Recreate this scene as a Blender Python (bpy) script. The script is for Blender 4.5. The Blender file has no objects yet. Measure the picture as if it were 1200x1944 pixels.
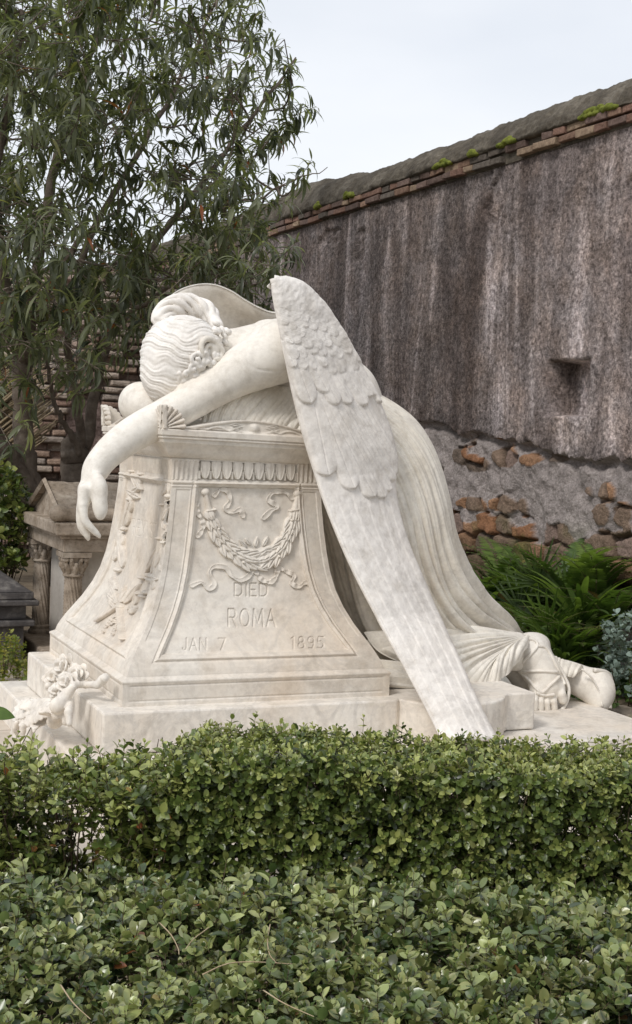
import bpy, math, random
import numpy as np
from mathutils import Vector
from mathutils.bvhtree import BVHTree
SC = bpy.context.scene
COL = SC.collection
rng = np.random.default_rng(7)
random.seed(7)

# ------------------------------------------------------------------ camera
F = 2600.0; CX, CY = 600.0, 972.0            # focal length and centre in photo pixels
def nrm(v):
    v = np.array(v, float); return v / np.linalg.norm(v)
_a = nrm([-.43, .0765, 1.0]); _h = nrm([1, -.04, 0])
_up = nrm(np.cross(_a, _h))
if _up[1] < 0: _up = -_up
_ex = nrm(np.cross(_a, _up))
if _ex[0] < 0: _ex = -_ex
W2C = np.stack([_ex, _a, _up], 1)
def ray(px, py):
    return W2C.T @ np.array([(px - CX) / F, -(py - CY) / F, 1.0])
CAM = -ray(232, 1343) * 5.78
def on(px, py, ax, val):
    r = ray(px, py); i = 'xyz'.index(ax); return CAM + r * ((val - CAM[i]) / r[i])
def at(px, py, Y): return on(px, py, 'y', Y)
def proj(P):
    c = (np.asarray(P, float) - CAM) @ W2C.T
    return CX + F * c[..., 0] / c[..., 2], CY - F * c[..., 1] / c[..., 2]
FW = W2C.T @ np.array([0, 0, 1.0]); RT = W2C.T @ np.array([1.0, 0, 0]); UPV = W2C.T @ np.array([0, 1.0, 0])
cd = bpy.data.cameras.new('camera'); cam = bpy.data.objects.new('camera', cd); COL.objects.link(cam)
from mathutils import Matrix
cam.matrix_world = Matrix(((RT[0], UPV[0], -FW[0], CAM[0]), (RT[1], UPV[1], -FW[1], CAM[1]), (RT[2], UPV[2], -FW[2], CAM[2]), (0, 0, 0, 1)))
cd.sensor_fit = 'VERTICAL'; cd.sensor_height = 24; cd.lens = 24 * F / 1944; cd.clip_end = 500; cd.clip_start = .05
SC.camera = cam

# ------------------------------------------------------------------ light
SUN_EL, SUN_AZ = math.radians(46), math.radians(240)     # azimuth clockwise from +Y
wd = bpy.data.worlds.new('World'); SC.world = wd; wd.use_nodes = True
nt = wd.node_tree; nt.nodes.clear()
def NN(nt, t, **k):
    n = nt.nodes.new(t)
    for a, b in k.items(): setattr(n, a, b)
    return n
sky = NN(nt, 'ShaderNodeTexSky', sky_type='NISHITA', sun_disc=False)
sky.sun_elevation = SUN_EL; sky.sun_rotation = SUN_AZ; sky.air_density = 1.0; sky.dust_density = 1.5; sky.ozone_density = 1.0
tc = NN(nt, 'ShaderNodeTexCoord'); mp = NN(nt, 'ShaderNodeMapping'); mp.inputs['Scale'].default_value = (1.2, 1.2, 3.0)
nz = NN(nt, 'ShaderNodeTexNoise'); nz.inputs['Scale'].default_value = 1.6; nz.inputs['Detail'].default_value = 5; nz.inputs['Roughness'].default_value = .5
rp = NN(nt, 'ShaderNodeValToRGB'); rp.color_ramp.elements[0].position = .25; rp.color_ramp.elements[1].position = .7
rp.color_ramp.elements[0].color = (.62, .62, .62, 1); rp.color_ramp.elements[1].color = (.95, .95, .95, 1)
mx = NN(nt, 'ShaderNodeMix', data_type='RGBA'); mx.inputs['B'].default_value = (9.0, 9.2, 9.55, 1)
bg = NN(nt, 'ShaderNodeBackground'); bg.inputs['Strength'].default_value = .10; ow = NN(nt, 'ShaderNodeOutputWorld')
L = nt.links.new
L(tc.outputs['Generated'], mp.inputs['Vector']); L(mp.outputs[0], nz.inputs['Vector']); L(nz.outputs['Fac'], rp.inputs['Fac'])
L(rp.outputs['Color'], mx.inputs['Factor']); L(sky.outputs['Color'], mx.inputs['A']); L(mx.outputs['Result'], bg.inputs['Color']); L(bg.outputs[0], ow.inputs[0])
sd = bpy.data.lights.new('sun', 'SUN'); sun = bpy.data.objects.new('sun', sd); COL.objects.link(sun)
sd.energy = 1.7; sd.angle = math.radians(15); sd.color = (1, .965, .93)
_sdir = Vector((math.sin(SUN_AZ) * math.cos(SUN_EL), math.cos(SUN_AZ) * math.cos(SUN_EL), math.sin(SUN_EL)))
sun.rotation_euler = _sdir.to_track_quat('Z', 'Y').to_euler()
SC.view_settings.view_transform = 'Standard'; SC.view_settings.look = 'None'; SC.view_settings.gamma = 1
SC.view_settings.use_curve_mapping = False; SC.view_settings.exposure = 0.18

# ------------------------------------------------------------------ helpers
def mesh_obj(name, V, Fc, mat=None, parent=None, smooth=True, col=None):
    """V (n,3); Fc int array (m,3|4) or list of arrays"""
    V = np.ascontiguousarray(V, np.float32)
    if not isinstance(Fc, (list, tuple)): Fc = [Fc]
    Fc = [np.asarray(f, np.int32) for f in Fc if len(f)]
    me = bpy.data.meshes.new(name)
    me.vertices.add(len(V)); me.vertices.foreach_set('co', V.ravel())
    idx = np.concatenate([f.ravel() for f in Fc]); tot = np.concatenate([np.full(len(f), f.shape[1], np.int32) for f in Fc])
    st = np.concatenate([[0], np.cumsum(tot)[:-1]]).astype(np.int32)
    me.loops.add(len(idx)); me.loops.foreach_set('vertex_index', idx)
    me.polygons.add(len(tot)); me.polygons.foreach_set('loop_start', st); me.polygons.foreach_set('loop_total', tot)
    me.polygons.foreach_set('use_smooth', np.full(len(tot), smooth, bool))
    me.update(calc_edges=True); me.validate()
    if col is not None:
        a = me.color_attributes.new('Col', 'FLOAT_COLOR', 'POINT')
        c = np.ones((len(V), 4), np.float32); c[:, :3] = col; a.data.foreach_set('color', c.ravel())
    if mat: me.materials.append(mat)
    o = bpy.data.objects.new(name, me); COL.objects.link(o)
    if parent is not None: o.parent = parent; o.matrix_parent_inverse = parent.matrix_basis.inverted()
    return o
def thing(name, label, cat, loc=(0, 0, 0), group=None):
    o = bpy.data.objects.new(name, None); COL.objects.link(o); o.location = [float(v) for v in loc]
    return tag(o, label, cat, group)
def tag(o, label, cat, group=None, kind=None):
    o['label'] = label; o['category'] = cat
    if group: o['group'] = group
    if kind: o['kind'] = kind
    return o
def struct(o): o['kind'] = 'structure'; return o

class MB:
    def __init__(s): s.V = []; s.F3 = []; s.F4 = []; s.C = []; s.n = 0
    def add(s, V, F, col=None):
        V = np.asarray(V, float); F = np.asarray(F, int)
        (s.F3 if F.shape[1] == 3 else s.F4).append(F + s.n); s.V.append(V); s.n += len(V)
        s.C.append(np.broadcast_to(np.array(col if col is not None else (1, 1, 1), float), (len(V), 3)))
    def box(s, lo, hi, col=None, rot=0, c=None, jit=0):
        lo = np.array(lo, float); hi = np.array(hi, float)
        P = np.array([[x, y, z] for z in (0, 1) for y in (0, 1) for x in (0, 1)], float) * (hi - lo) + lo
        if jit: P = P + rng.uniform(-jit, jit, P.shape)
        if rot:
            cc = (lo + hi) / 2 if c is None else np.array(c); R = np.array([[math.cos(rot), -math.sin(rot), 0], [math.sin(rot), math.cos(rot), 0], [0, 0, 1]])
            P = (P - cc) @ R.T + cc
        s.add(P, [[0, 2, 3, 1], [4, 5, 7, 6], [0, 1, 5, 4], [2, 6, 7, 3], [0, 4, 6, 2], [1, 3, 7, 5]], col)
    def tube(s, pts, rad, seg=8, col=None, cap=True):
        P = np.asarray(pts, float); n = len(P); R = np.broadcast_to(np.asarray(rad, float), (n,))
        T = np.gradient(P, axis=0); T /= np.linalg.norm(T, axis=1)[:, None] + 1e-9
        up = np.array([0.13, .21, .97]) if abs(T[0][2]) < .9 else np.array([1., .1, 0]); a = np.cross(T[0], up); a /= np.linalg.norm(a)
        V = []
        for i in range(n):
            a = a - T[i] * (a @ T[i]); a /= np.linalg.norm(a) + 1e-9; b = np.cross(T[i], a)
            th = np.arange(seg) * 2 * math.pi / seg
            V.append(P[i] + R[i] * (np.cos(th)[:, None] * a + np.sin(th)[:, None] * b))
        V = np.concatenate(V); q = []
        for i in range(n - 1):
            for k in range(seg): k2 = (k + 1) % seg; q.append([i * seg + k, i * seg + k2, (i + 1) * seg + k2, (i + 1) * seg + k])
        if cap:
            V = np.concatenate([V, [P[0], P[-1]]]); t = []
            for k in range(seg): k2 = (k + 1) % seg; t += [[n * seg, k2, k], [n * seg + 1, (n - 1) * seg + k, (n - 1) * seg + k2]]
            base = s.n; s.add(V, q, col); s.F3.append(np.array(t) + base)
        else: s.add(V, q, col)
    def lathe(s, prof, c, seg=24, col=None, tw=None):
        """prof [(r,z)], c centre"""
        th = np.arange(seg) * 2 * math.pi / seg; V = []; q = []
        for i, (r, z) in enumerate(prof): V.append(np.stack([c[0] + r * np.cos(th), c[1] + r * np.sin(th), np.full(seg, c[2] + z)], 1))
        for i in range(len(prof) - 1):
            for k in range(seg): k2 = (k + 1) % seg; q.append([i * seg + k, i * seg + k2, (i + 1) * seg + k2, (i + 1) * seg + k])
        s.add(np.concatenate(V), q, col)
    def build(s, name, mat=None, parent=None, smooth=False):
        return mesh_obj(name, np.concatenate(s.V), [np.concatenate(f) for f in (s.F3, s.F4) if f], mat, parent, smooth, np.concatenate(s.C))

def bevel(o, w=.004, seg=2):
    m = o.modifiers.new('bevel', 'BEVEL'); m.width = w; m.segments = seg; m.limit_method = 'ANGLE'; m.angle_limit = math.radians(35)
    m.harden_normals = False
    return o
def spline(P, n):
    """Catmull-Rom through P (k,d) sampled n times"""
    P = np.asarray(P, float); Q = np.concatenate([[2 * P[0] - P[1]], P, [2 * P[-1] - P[-2]]]); k = len(P) - 1
    t = np.linspace(0, k, n); i = np.minimum(t.astype(int), k - 1); f = (t - i)[:, None]
    a, b, c, d = Q[i], Q[i + 1], Q[i + 2], Q[i + 3]
    return .5 * (2 * b + (c - a) * f + (2 * a - 5 * b + 4 * c - d) * f * f + (3 * b - a - 3 * c + d) * f ** 3)
def hash2(ix, iy, s=0):
    n = (ix.astype(np.int64) * 374761393 + iy.astype(np.int64) * 668265263 + s * 974634777) & 0x7fffffff
    n = ((n ^ (n >> 13)) * 1274126177) & 0x7fffffff
    return ((n ^ (n >> 16)) & 0xffff) / 65535.0
def vnoise(x, y, s=0):
    ix = np.floor(x); iy = np.floor(y); fx = x - ix; fy = y - iy; fx = fx * fx * (3 - 2 * fx); fy = fy * fy * (3 - 2 * fy)
    return (hash2(ix, iy, s) * (1 - fx) + hash2(ix + 1, iy, s) * fx) * (1 - fy) + (hash2(ix, iy + 1, s) * (1 - fx) + hash2(ix + 1, iy + 1, s) * fx) * fy
def fbm(x, y, o=4, s=0):
    r = 0; a = .5
    for k in range(o): r = r + a * vnoise(x * 2 ** k, y * 2 ** k, s + k * 17); a *= .5
    return r / (1 - .5 ** o)
def sst(e0, e1, x): t = np.clip((x - e0) / (e1 - e0), 0, 1); return t * t * (3 - 2 * t)
def gridfaces(nv, nu, wrap=False):
    i = np.arange(nv - 1)[:, None] * nu; j = np.arange(nu if wrap else nu - 1)[None, :]; j2 = (j + 1) % nu
    return np.stack([i + j, i + j2, i + nu + j2, i + nu + j], -1).reshape(-1, 4)
def seg_dist(x, y, pts):
    """min distance and parameter along a polyline in the plane"""
    best = np.full(x.shape, 1e9); par = np.zeros(x.shape); pts = np.asarray(pts, float); acc = 0
    for (x0, y0), (x1, y1) in zip(pts[:-1], pts[1:]):
        dx, dy = x1 - x0, y1 - y0; l2 = dx * dx + dy * dy + 1e-9; t = np.clip(((x - x0) * dx + (y - y0) * dy) / l2, 0, 1)
        d = np.hypot(x - x0 - t * dx, y - y0 - t * dy); m = d < best; best = np.where(m, d, best); par = np.where(m, acc + t * math.sqrt(l2), par); acc += math.sqrt(l2)
    return best, par / acc

# signed-distance modelling: smooth unions of tapered capsules and ellipsoids, meshed with surface nets
class SDF:
    def __init__(s, lo, hi, h):
        s.lo = np.array(lo, float); s.h = h; s.n = np.ceil((np.array(hi) - s.lo) / h).astype(int) + 1
        s.ax = [(s.lo[i] + np.arange(s.n[i]) * h).astype(np.float32) for i in range(3)]
        s.D = np.full(s.n, 9.0, np.float32)
    def _sl(s, lo, hi):
        a = np.clip(np.floor((np.array(lo) - s.lo) / s.h).astype(int), 0, s.n - 1); b = np.clip(np.ceil((np.array(hi) - s.lo) / s.h).astype(int) + 1, 1, s.n)
        return tuple(slice(int(x), int(y)) for x, y in zip(a, b))
    def op(s, fn, lo, hi, k=.02, sub=False):
        m = k + 3 * s.h; sl = s._sl(np.array(lo) - m, np.array(hi) + m)
        if any(q.stop <= q.start for q in sl): return
        X = s.ax[0][sl[0]][:, None, None]; Y = s.ax[1][sl[1]][None, :, None]; Z = s.ax[2][sl[2]][None, None, :]
        d = fn(X, Y, Z).astype(np.float32); D = s.D[sl]
        if sub: d = -d; h = np.maximum(k - np.abs(D - d), 0) / k; s.D[sl] = np.maximum(D, d) + h * h * k * .25
        else: h = np.maximum(k - np.abs(D - d), 0) / k; s.D[sl] = np.minimum(D, d) - h * h * k * .25
    def cap(s, p, q, r1, r2=None, k=.02, sub=False):
        p = np.array(p, float); q = np.array(q, float); r2 = r1 if r2 is None else r2; r = max(r1, r2); v = q - p; l2 = v @ v + 1e-12
        def fn(X, Y, Z):
            t = np.clip(((X - p[0]) * v[0] + (Y - p[1]) * v[1] + (Z - p[2]) * v[2]) / l2, 0, 1)
            return np.sqrt((X - p[0] - t * v[0]) ** 2 + (Y - p[1] - t * v[1]) ** 2 + (Z - p[2] - t * v[2]) ** 2) - (r1 + (r2 - r1) * t)
        s.op(fn, np.minimum(p, q) - r, np.maximum(p, q) + r, k, sub)
    def chain(s, P, R, k=.02, n=None, sub=False):
        P = np.asarray(P, float); R = np.broadcast_to(np.asarray(R, float), (len(P),))
        if n: A = spline(np.concatenate([P, R[:, None]], 1), n); P, R = A[:, :3], A[:, 3]
        for i in range(len(P) - 1): s.cap(P[i], P[i + 1], R[i], R[i + 1], k, sub)
    def ell(s, c, r, axes=None, k=.02, sub=False, disp=None):
        c = np.array(c, float); r = np.array(r, float); A = np.eye(3) if axes is None else np.array([nrm(a) for a in axes]); R = r.max()
        def fn(X, Y, Z):
            X, Y, Z = X - c[0], Y - c[1], Z - c[2]
            u = [X * A[i][0] + Y * A[i][1] + Z * A[i][2] for i in range(3)]
            k0 = np.sqrt(sum((u[i] / r[i]) ** 2 for i in range(3))); k1 = np.sqrt(sum((u[i] / r[i] ** 2) ** 2 for i in range(3))) + 1e-9
            d = k0 * (k0 - 1) / k1
            if disp: d = d - disp(*u)
            return d
        s.op(fn, c - R, c + R, k, sub)
    def mesh(s):
        D = s.D; N = np.array(D.shape); ins = D < 0
        cn = np.zeros(N - 1, np.int8)
        for dx in (0, 1):
            for dy in (0, 1):
                for dz in (0, 1): cn += ins[dx:N[0] - 1 + dx, dy:N[1] - 1 + dy, dz:N[2] - 1 + dz]
        act = (cn > 0) & (cn < 8); ci = np.argwhere(act); vid = np.full(N - 1, -1, np.int64); vid[act] = np.arange(len(ci))
        acc = np.zeros((len(ci), 3)); cnt = np.zeros(len(ci))
        cor = [np.array([dx, dy, dz]) for dx in (0, 1) for dy in (0, 1) for dz in (0, 1)]
        for a in range(3):
            for c in cor:
                if c[a]: continue
                c2 = c.copy(); c2[a] = 1; i0 = ci + c; i1 = ci + c2
                d0 = D[tuple(i0.T)]; d1 = D[tuple(i1.T)]; m = (d0 < 0) != (d1 < 0)
                t = np.where(m, d0 / np.where(m, d0 - d1, 1), 0); p = c + np.outer(t, (c2 - c)); acc[m] += p[m]; cnt[m] += 1
        V = (ci + acc / cnt[:, None]) * s.h + s.lo
        F = []
        for a in range(3):
            b, c = (a + 1) % 3, (a + 2) % 3
            s0 = [slice(None)] * 3; s1 = [slice(None)] * 3; s0[a] = slice(0, -1); s1[a] = slice(1, None)
            i0 = ins[tuple(s0)]; i1 = ins[tuple(s1)]; e = np.argwhere(i0 != i1)
            ok = (e[:, b] > 0) & (e[:, c] > 0) & (e[:, b] < N[b] - 1) & (e[:, c] < N[c] - 1); e = e[ok]
            fl = i0[tuple(e.T)]
            ub = np.zeros(3, int); ub[b] = 1; uc = np.zeros(3, int); uc[c] = 1
            q = np.stack([vid[tuple((e - ub - uc).T)], vid[tuple((e - uc).T)], vid[tuple(e.T)], vid[tuple((e - ub).T)]], 1)
            q = np.where(fl[:, None], q, q[:, ::-1]); F.append(q)
        F = np.concatenate(F); F = F[(F >= 0).all(1)]
        return V, F
    def build(s, name, mat, parent, post=None, col=None):
        V, F = s.mesh()
        if post: V = post(V, F)
        return mesh_obj(name, V, F, mat, parent, True, col)
def vnormals(V, F):
    n = np.cross(V[F[:, 2]] - V[F[:, 0]], V[F[:, 3]] - V[F[:, 1]]); N = np.zeros_like(V)
    for k in range(4): np.add.at(N, F[:, k], n)
    return N / (np.linalg.norm(N, axis=1)[:, None] + 1e-12)
def relax(V, F, n=1, lam=.5):
    for _ in range(n):
        A = np.zeros_like(V); c = np.zeros(len(V))
        for k in range(4):
            a, b = F[:, k], F[:, (k + 1) % 4]
            np.add.at(A, a, V[b]); np.add.at(A, b, V[a]); np.add.at(c, a, 1); np.add.at(c, b, 1)
        V = V + lam * (A / np.maximum(c, 1)[:, None] - V)
    return V

# ------------------------------------------------------------------ materials
def mat_new(name):
    m = bpy.data.materials.new(name); m.use_nodes = True; nt = m.node_tree; b = nt.nodes['Principled BSDF']; return m, nt, b
def ramp(nt, pts):
    r = nt.nodes.new('ShaderNodeValToRGB'); e = r.color_ramp.elements
    while len(e) < len(pts): e.new(.5)
    for i, (p, c) in enumerate(pts): e[i].position = p; e[i].color = (*c, 1) if len(c) == 3 else c
    return r
def noise(nt, scale, det=4, rough=.55, dist=0, vec=None, stretch=None):
    n = nt.nodes.new('ShaderNodeTexNoise'); n.inputs['Scale'].default_value = scale; n.inputs['Detail'].default_value = det
    n.inputs['Roughness'].default_value = rough; n.inputs['Distortion'].default_value = dist
    t = nt.nodes.new('ShaderNodeTexCoord'); v = t.outputs['Object']
    if stretch:
        mp = nt.nodes.new('ShaderNodeMapping'); mp.inputs['Scale'].default_value = stretch; nt.links.new(v, mp.inputs['Vector']); v = mp.outputs[0]
    nt.links.new(v, n.inputs['Vector']); return n
def mixc(nt, fac, a, b, mode='MIX'):
    m = nt.nodes.new('ShaderNodeMix'); m.data_type = 'RGBA'; m.blend_type = mode
    for s, v in (('Factor', fac), ('A', a), ('B', b)):
        if hasattr(v, 'links') or hasattr(v, 'is_output'): nt.links.new(v, m.inputs[s])
        elif s == 'Factor': m.inputs[s].default_value = v
        else: m.inputs[s].default_value = (*v, 1)
    return m.outputs['Result']
def bump(nt, b, h, strength=.3, dist=.01):
    n = nt.nodes.new('ShaderNodeBump'); n.inputs['Strength'].default_value = strength; n.inputs['Distance'].default_value = dist
    nt.links.new(h, n.inputs['Height']); nt.links.new(n.outputs[0], b.inputs['Normal']); return n

def marble(name, base, stain=.35, vein=.35, pit=.25, warm=(.62, .47, .3)):
    m, nt, b = mat_new(name)
    n1 = noise(nt, 2.2, 5, .6, .4); r1 = ramp(nt, [(.42, (0, 0, 0)), (.75, (1, 1, 1))])
    nt.links.new(n1.outputs['Fac'], r1.inputs['Fac'])
    f1 = nt.nodes.new('ShaderNodeMath'); f1.operation = 'MULTIPLY'; f1.inputs[1].default_value = stain; nt.links.new(r1.outputs['Color'], f1.inputs[0])
    c = mixc(nt, f1.outputs[0], base, warm)
    n2 = noise(nt, 4.2, 8, .66, .7); r2 = ramp(nt, [(.44, (0, 0, 0)), (.5, (1, 1, 1)), (.57, (0, 0, 0))]); nt.links.new(n2.outputs['Fac'], r2.inputs['Fac'])
    n2b = noise(nt, 1.7, 3, .5); mm = nt.nodes.new('ShaderNodeMath'); mm.operation = 'MULTIPLY'; nt.links.new(r2.outputs['Color'], mm.inputs[0]); nt.links.new(n2b.outputs['Fac'], mm.inputs[1])
    m3 = nt.nodes.new('ShaderNodeMath'); m3.operation = 'MULTIPLY'; m3.inputs[1].default_value = vein; nt.links.new(mm.outputs[0], m3.inputs[0])
    c = mixc(nt, m3.outputs[0], c, (.36, .335, .31))
    n4 = noise(nt, 38, 6, .7); r4 = ramp(nt, [(.3, (.86, .85, .84)), (.62, (1, 1, 1))]); nt.links.new(n4.outputs['Fac'], r4.inputs['Fac'])
    c = mixc(nt, 1.0, c, r4.outputs['Color'], 'MULTIPLY')
    n6 = noise(nt, 7, 7, .72, .3); r6 = ramp(nt, [(.34, (.83, .815, .79)), (.5, (1, 1, 1)), (.72, (1.03, 1.02, 1.0))]); nt.links.new(n6.outputs['Fac'], r6.inputs['Fac']); c = mixc(nt, 1.0, c, r6.outputs['Color'], 'MULTIPLY')
    n7 = noise(nt, 1, 4, .6, .2, stretch=(9, 9, .9)); r7 = ramp(nt, [(.6, (1, 1, 1)), (.75, (.86, .85, .83))]); nt.links.new(n7.outputs['Fac'], r7.inputs['Fac']); c = mixc(nt, .7, c, r7.outputs['Color'], 'MULTIPLY')
    nt.links.new(c, b.inputs['Base Color']); b.inputs['Roughness'].default_value = .55; b.inputs['Specular IOR Level'].default_value = .3
    n5 = noise(nt, 55, 5, .7); bump(nt, b, n5.outputs['Fac'], pit, .004)
    return m
M = {}
M['skin'] = marble('marble_figure', (.84, .80, .73), .30, .16, .22, (.70, .58, .42))
M['hair'] = marble('marble_hair', (.86, .83, .785), .15, .1, .3)
M['wing'] = marble('marble_wing', (.87, .828, .775), .16, .42, .45, (.68, .58, .46))
M['gown'] = marble('marble_gown', (.83, .79, .71), .4, .3, .3, (.66, .55, .40))
M['pedestal'] = marble('marble_pedestal', (.76, .71, .635), .5, .4, .25, (.60, .46, .32))
M['slab'] = marble('marble_slab', (.82, .775, .705), .4, .5, .25, (.74, .60, .45))
# ------------------------------------------------------------------ stepped marble base
PW, PD = 1.255, 1.42            # plinth plan
base = thing('stepped_base', 'white marble stepped base with a rounded corner carrying the pedestal and the kneeling angel', 'tomb base', (1.2, .6, -.34))
def extrude_poly(name, poly, z0, z1, mat, parent, bw=.008):
    P = np.array(poly, float); n = len(P); V = np.concatenate([np.c_[P, np.full(n, z0)], np.c_[P, np.full(n, z1)]])
    bm = __import__('bmesh').new(); vs = [bm.verts.new(v) for v in V]
    bm.faces.new(vs[n:]); bm.faces.new(vs[:n][::-1])
    for i in range(n): j = (i + 1) % n; bm.faces.new([vs[i], vs[j], vs[n + j], vs[n + i]])
    me = bpy.data.meshes.new(name); bm.normal_update(); bm.to_mesh(me); bm.free(); me.materials.append(mat)
    o = bpy.data.objects.new(name, me); COL.objects.link(o)
    if parent: o.parent = parent; o.matrix_parent_inverse = parent.matrix_basis.inverted()
    bevel(o, bw, 2); return o
arc = [(1.545 + .285 * math.sin(t), -.02 - .235 * math.cos(t)) for t in np.linspace(math.radians(-75), math.radians(68), 14)]
top = [(-.107, -.1), (1.25, -.1)] + arc + [(1.845, -.075), (1.995, -.075), (2.0, 1.45), (-.107, 1.45)]
extrude_poly('upper_step', top, -.176, 0, M['slab'], base, .009)
extrude_poly('lower_step', [(-.225, -.32), (2.66, -.32), (2.66, 1.62), (-.225, 1.62)], -.42, -.18, M['slab'], base, .01)

# ------------------------------------------------------------------ pedestal
ped = thing('pedestal', 'carved white marble tomb pedestal with garland reliefs and engraved lettering under the angel', 'pedestal', (PW / 2, PD / 2, 0))
_iz = np.array([.125, .15, .174, .21, .25, .316, .39, .465, .55, .632, .74, .84, .961, 1.05]); _iv = np.array([.022, .030, .042, .062, .088, .131, .17, .2, .222, .236, .25, .26, .27, .272])
def inset(z): return np.interp(z, _iz, _iv)
# letters as strokes in a unit box (x 0..w, y 0 top..1 bottom)
GL = {'D': (.75, [[(0, 0), (0, 1)], [(0, 0), (.4, 0), (.65, .2), (.7, .5), (.65, .8), (.4, 1), (0, 1)]]), 'I': (.12, [[(.05, 0), (.05, 1)]]),
 'E': (.6, [[(0, 0), (0, 1)], [(0, 0), (.55, 0)], [(0, .5), (.45, .5)], [(0, 1), (.55, 1)]]),
 'R': (.68, [[(0, 0), (0, 1)], [(0, 0), (.45, 0), (.6, .12), (.6, .38), (.45, .5), (0, .5)], [(.35, .5), (.65, 1)]]),
 'O': (.8, [[(.4 + .37 * math.sin(t), .5 - .5 * math.cos(t)) for t in np.linspace(0, 2 * math.pi, 17)]]),
 'M': (.85, [[(0, 1), (.08, 0), (.42, .8), (.76, 0), (.84, 1)]]), 'A': (.75, [[(0, 1), (.37, 0), (.74, 1)], [(.14, .65), (.6, .65)]]),
 'J': (.45, [[(.4, 0), (.4, .8), (.28, 1), (.1, 1), (0, .85)]]), 'N': (.68, [[(0, 1), (0, 0), (.64, 1), (.64, 0)]]),
 '7': (.5, [[(0, .02), (.5, .02), (.2, 1)]]), '1': (.3, [[(0, .15), (.18, 0), (.18, 1)]]),
 '8': (.55, [[(.27 + .21 * math.sin(t), .25 - .25 * math.cos(t)) for t in np.linspace(0, 2 * math.pi, 13)], [(.27 + .26 * math.sin(t), .75 - .25 * math.cos(t)) for t in np.linspace(0, 2 * math.pi, 13)]]),
 '9': (.55, [[(.27 + .25 * math.sin(t), .28 - .28 * math.cos(t)) for t in np.linspace(0, 2 * math.pi, 13)], [(.52, .28), (.5, .7), (.35, 1), (.08, .97)]]),
 '5': (.55, [[(.5, 0), (.08, 0), (.04, .42), (.28, .38), (.5, .55), (.5, .8), (.3, 1), (0, .93)]]),
 'S': (.55, [[(.5, .1), (.3, 0), (.06, .1), (.06, .35), (.3, .5), (.5, .62), (.52, .88), (.28, 1), (0, .9)]]), 'T': (.6, [[(.3, 0), (.3, 1)], [(0, 0), (.6, 0)]]),
 'Y': (.6, [[(0, 0), (.3, .5), (.6, 0)], [(.3, .5), (.3, 1)]]), 'L': (.5, [[(0, 0), (0, 1), (.5, 1)]]), ' ': (.5, [])}
def engrave(px, py, H, txt, x0, y0, x1, y1, h, hw, dep):
    """V-cut letters between baseline-top corners (x0,y0) and (x1,y1), height h, all on the face's own photo footprint"""
    tot = sum(GL[c][0] for c in txt) + .28 * (len(txt) - 1); x = 0; sx = 1.0 / tot
    for c in txt:
        for st in GL[c][1]:
            P = [(x0 + (x1 - x0) * (x + a) * sx, y0 + (y1 - y0) * (x + a) * sx + h * b) for a, b in st]
            lo = np.min(P, 0) - 4; hi = np.max(P, 0) + 4; m = (px > lo[0]) & (px < hi[0]) & (py > lo[1]) & (py < hi[1])
            if m.any(): d, _ = seg_dist(px[m], py[m], P); H[m] = np.minimum(H[m], -dep * np.clip(1 - d / hw, 0, 1))
        x += GL[c][0] + .28
def leaf_stamp(px, py, R, x0, y0, x1, y1, w, h, sq=1.0):
    """raised almond leaf from (x0,y0) to tip (x1,y1); sq squeezes x for the foreshortened face"""
    L_ = math.hypot((x1 - x0) / sq, y1 - y0); m = (np.abs(px - (x0 + x1) / 2) < L_ / 2 * max(sq, .3) + w + 3) & (np.abs(py - (y0 + y1) / 2) < L_ / 2 + w)
    if not m.any(): return
    ux, uy = (x1 - x0) / sq / L_, (y1 - y0) / L_; X = (px[m] - x0) / sq; Y = py[m] - y0; a = (X * ux + Y * uy) / L_; b = -X * uy + Y * ux
    hw = w * np.clip(np.sin(np.clip(a, 0, 1) ** .8 * math.pi), 0, 1) + 1e-3; q = np.abs(b) / hw; ok = (a > 0) & (a < 1) & (q < 1)
    v = h * (.45 + .55 * np.sqrt(np.clip(1 - q * q, 0, 1))) * (.75 + .45 * a) - h * .35 * np.exp(-(b / (w * .16)) ** 2)
    r = R[m]; R[m] = np.where(ok & (v > r), v, r)
def ball_stamp(px, py, R, x, y, r, h, sq=1.0, flat=False):
    d = np.hypot((px - x) / sq, py - y) / r; v = np.where(d < 1, h * (1 - d ** 8 if flat else np.sqrt(np.clip(1 - d * d, 0, 1))), -1); np.maximum(R, v, out=R)
def rod_stamp(px, py, R, P, w0, w1, h, flat=.0):
    lo = np.min(P, 0) - max(w0, w1) - 2; hi = np.max(P, 0) + max(w0, w1) + 2; m = (px > lo[0]) & (px < hi[0]) & (py > lo[1]) & (py < hi[1])
    if not m.any(): return
    d, t = seg_dist(px[m], py[m], P); q = d / (w0 + (w1 - w0) * t); v = np.where(q < 1, h * (flat + (1 - flat) * np.sqrt(np.clip(1 - q * q, 0, 1))), -1); R[m] = np.maximum(R[m], v)
def ribbon_stamp(px, py, R, P, w, h):
    P = spline(P, len(P) * 5); lo = P.min(0) - w - 2; hi = P.max(0) + w + 2; m = (px > lo[0]) & (px < hi[0]) & (py > lo[1]) & (py < hi[1])
    d, t = seg_dist(px[m], py[m], P); ww = w * (.45 + .55 * np.abs(np.cos(t * 9.5 + .6))); q = d / ww
    v = np.where(q < 1, h * (.45 + .5 * np.sin(t * 19) ** 2 + .35 * q * q) , -1); R[m] = np.maximum(R[m], v)
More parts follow.
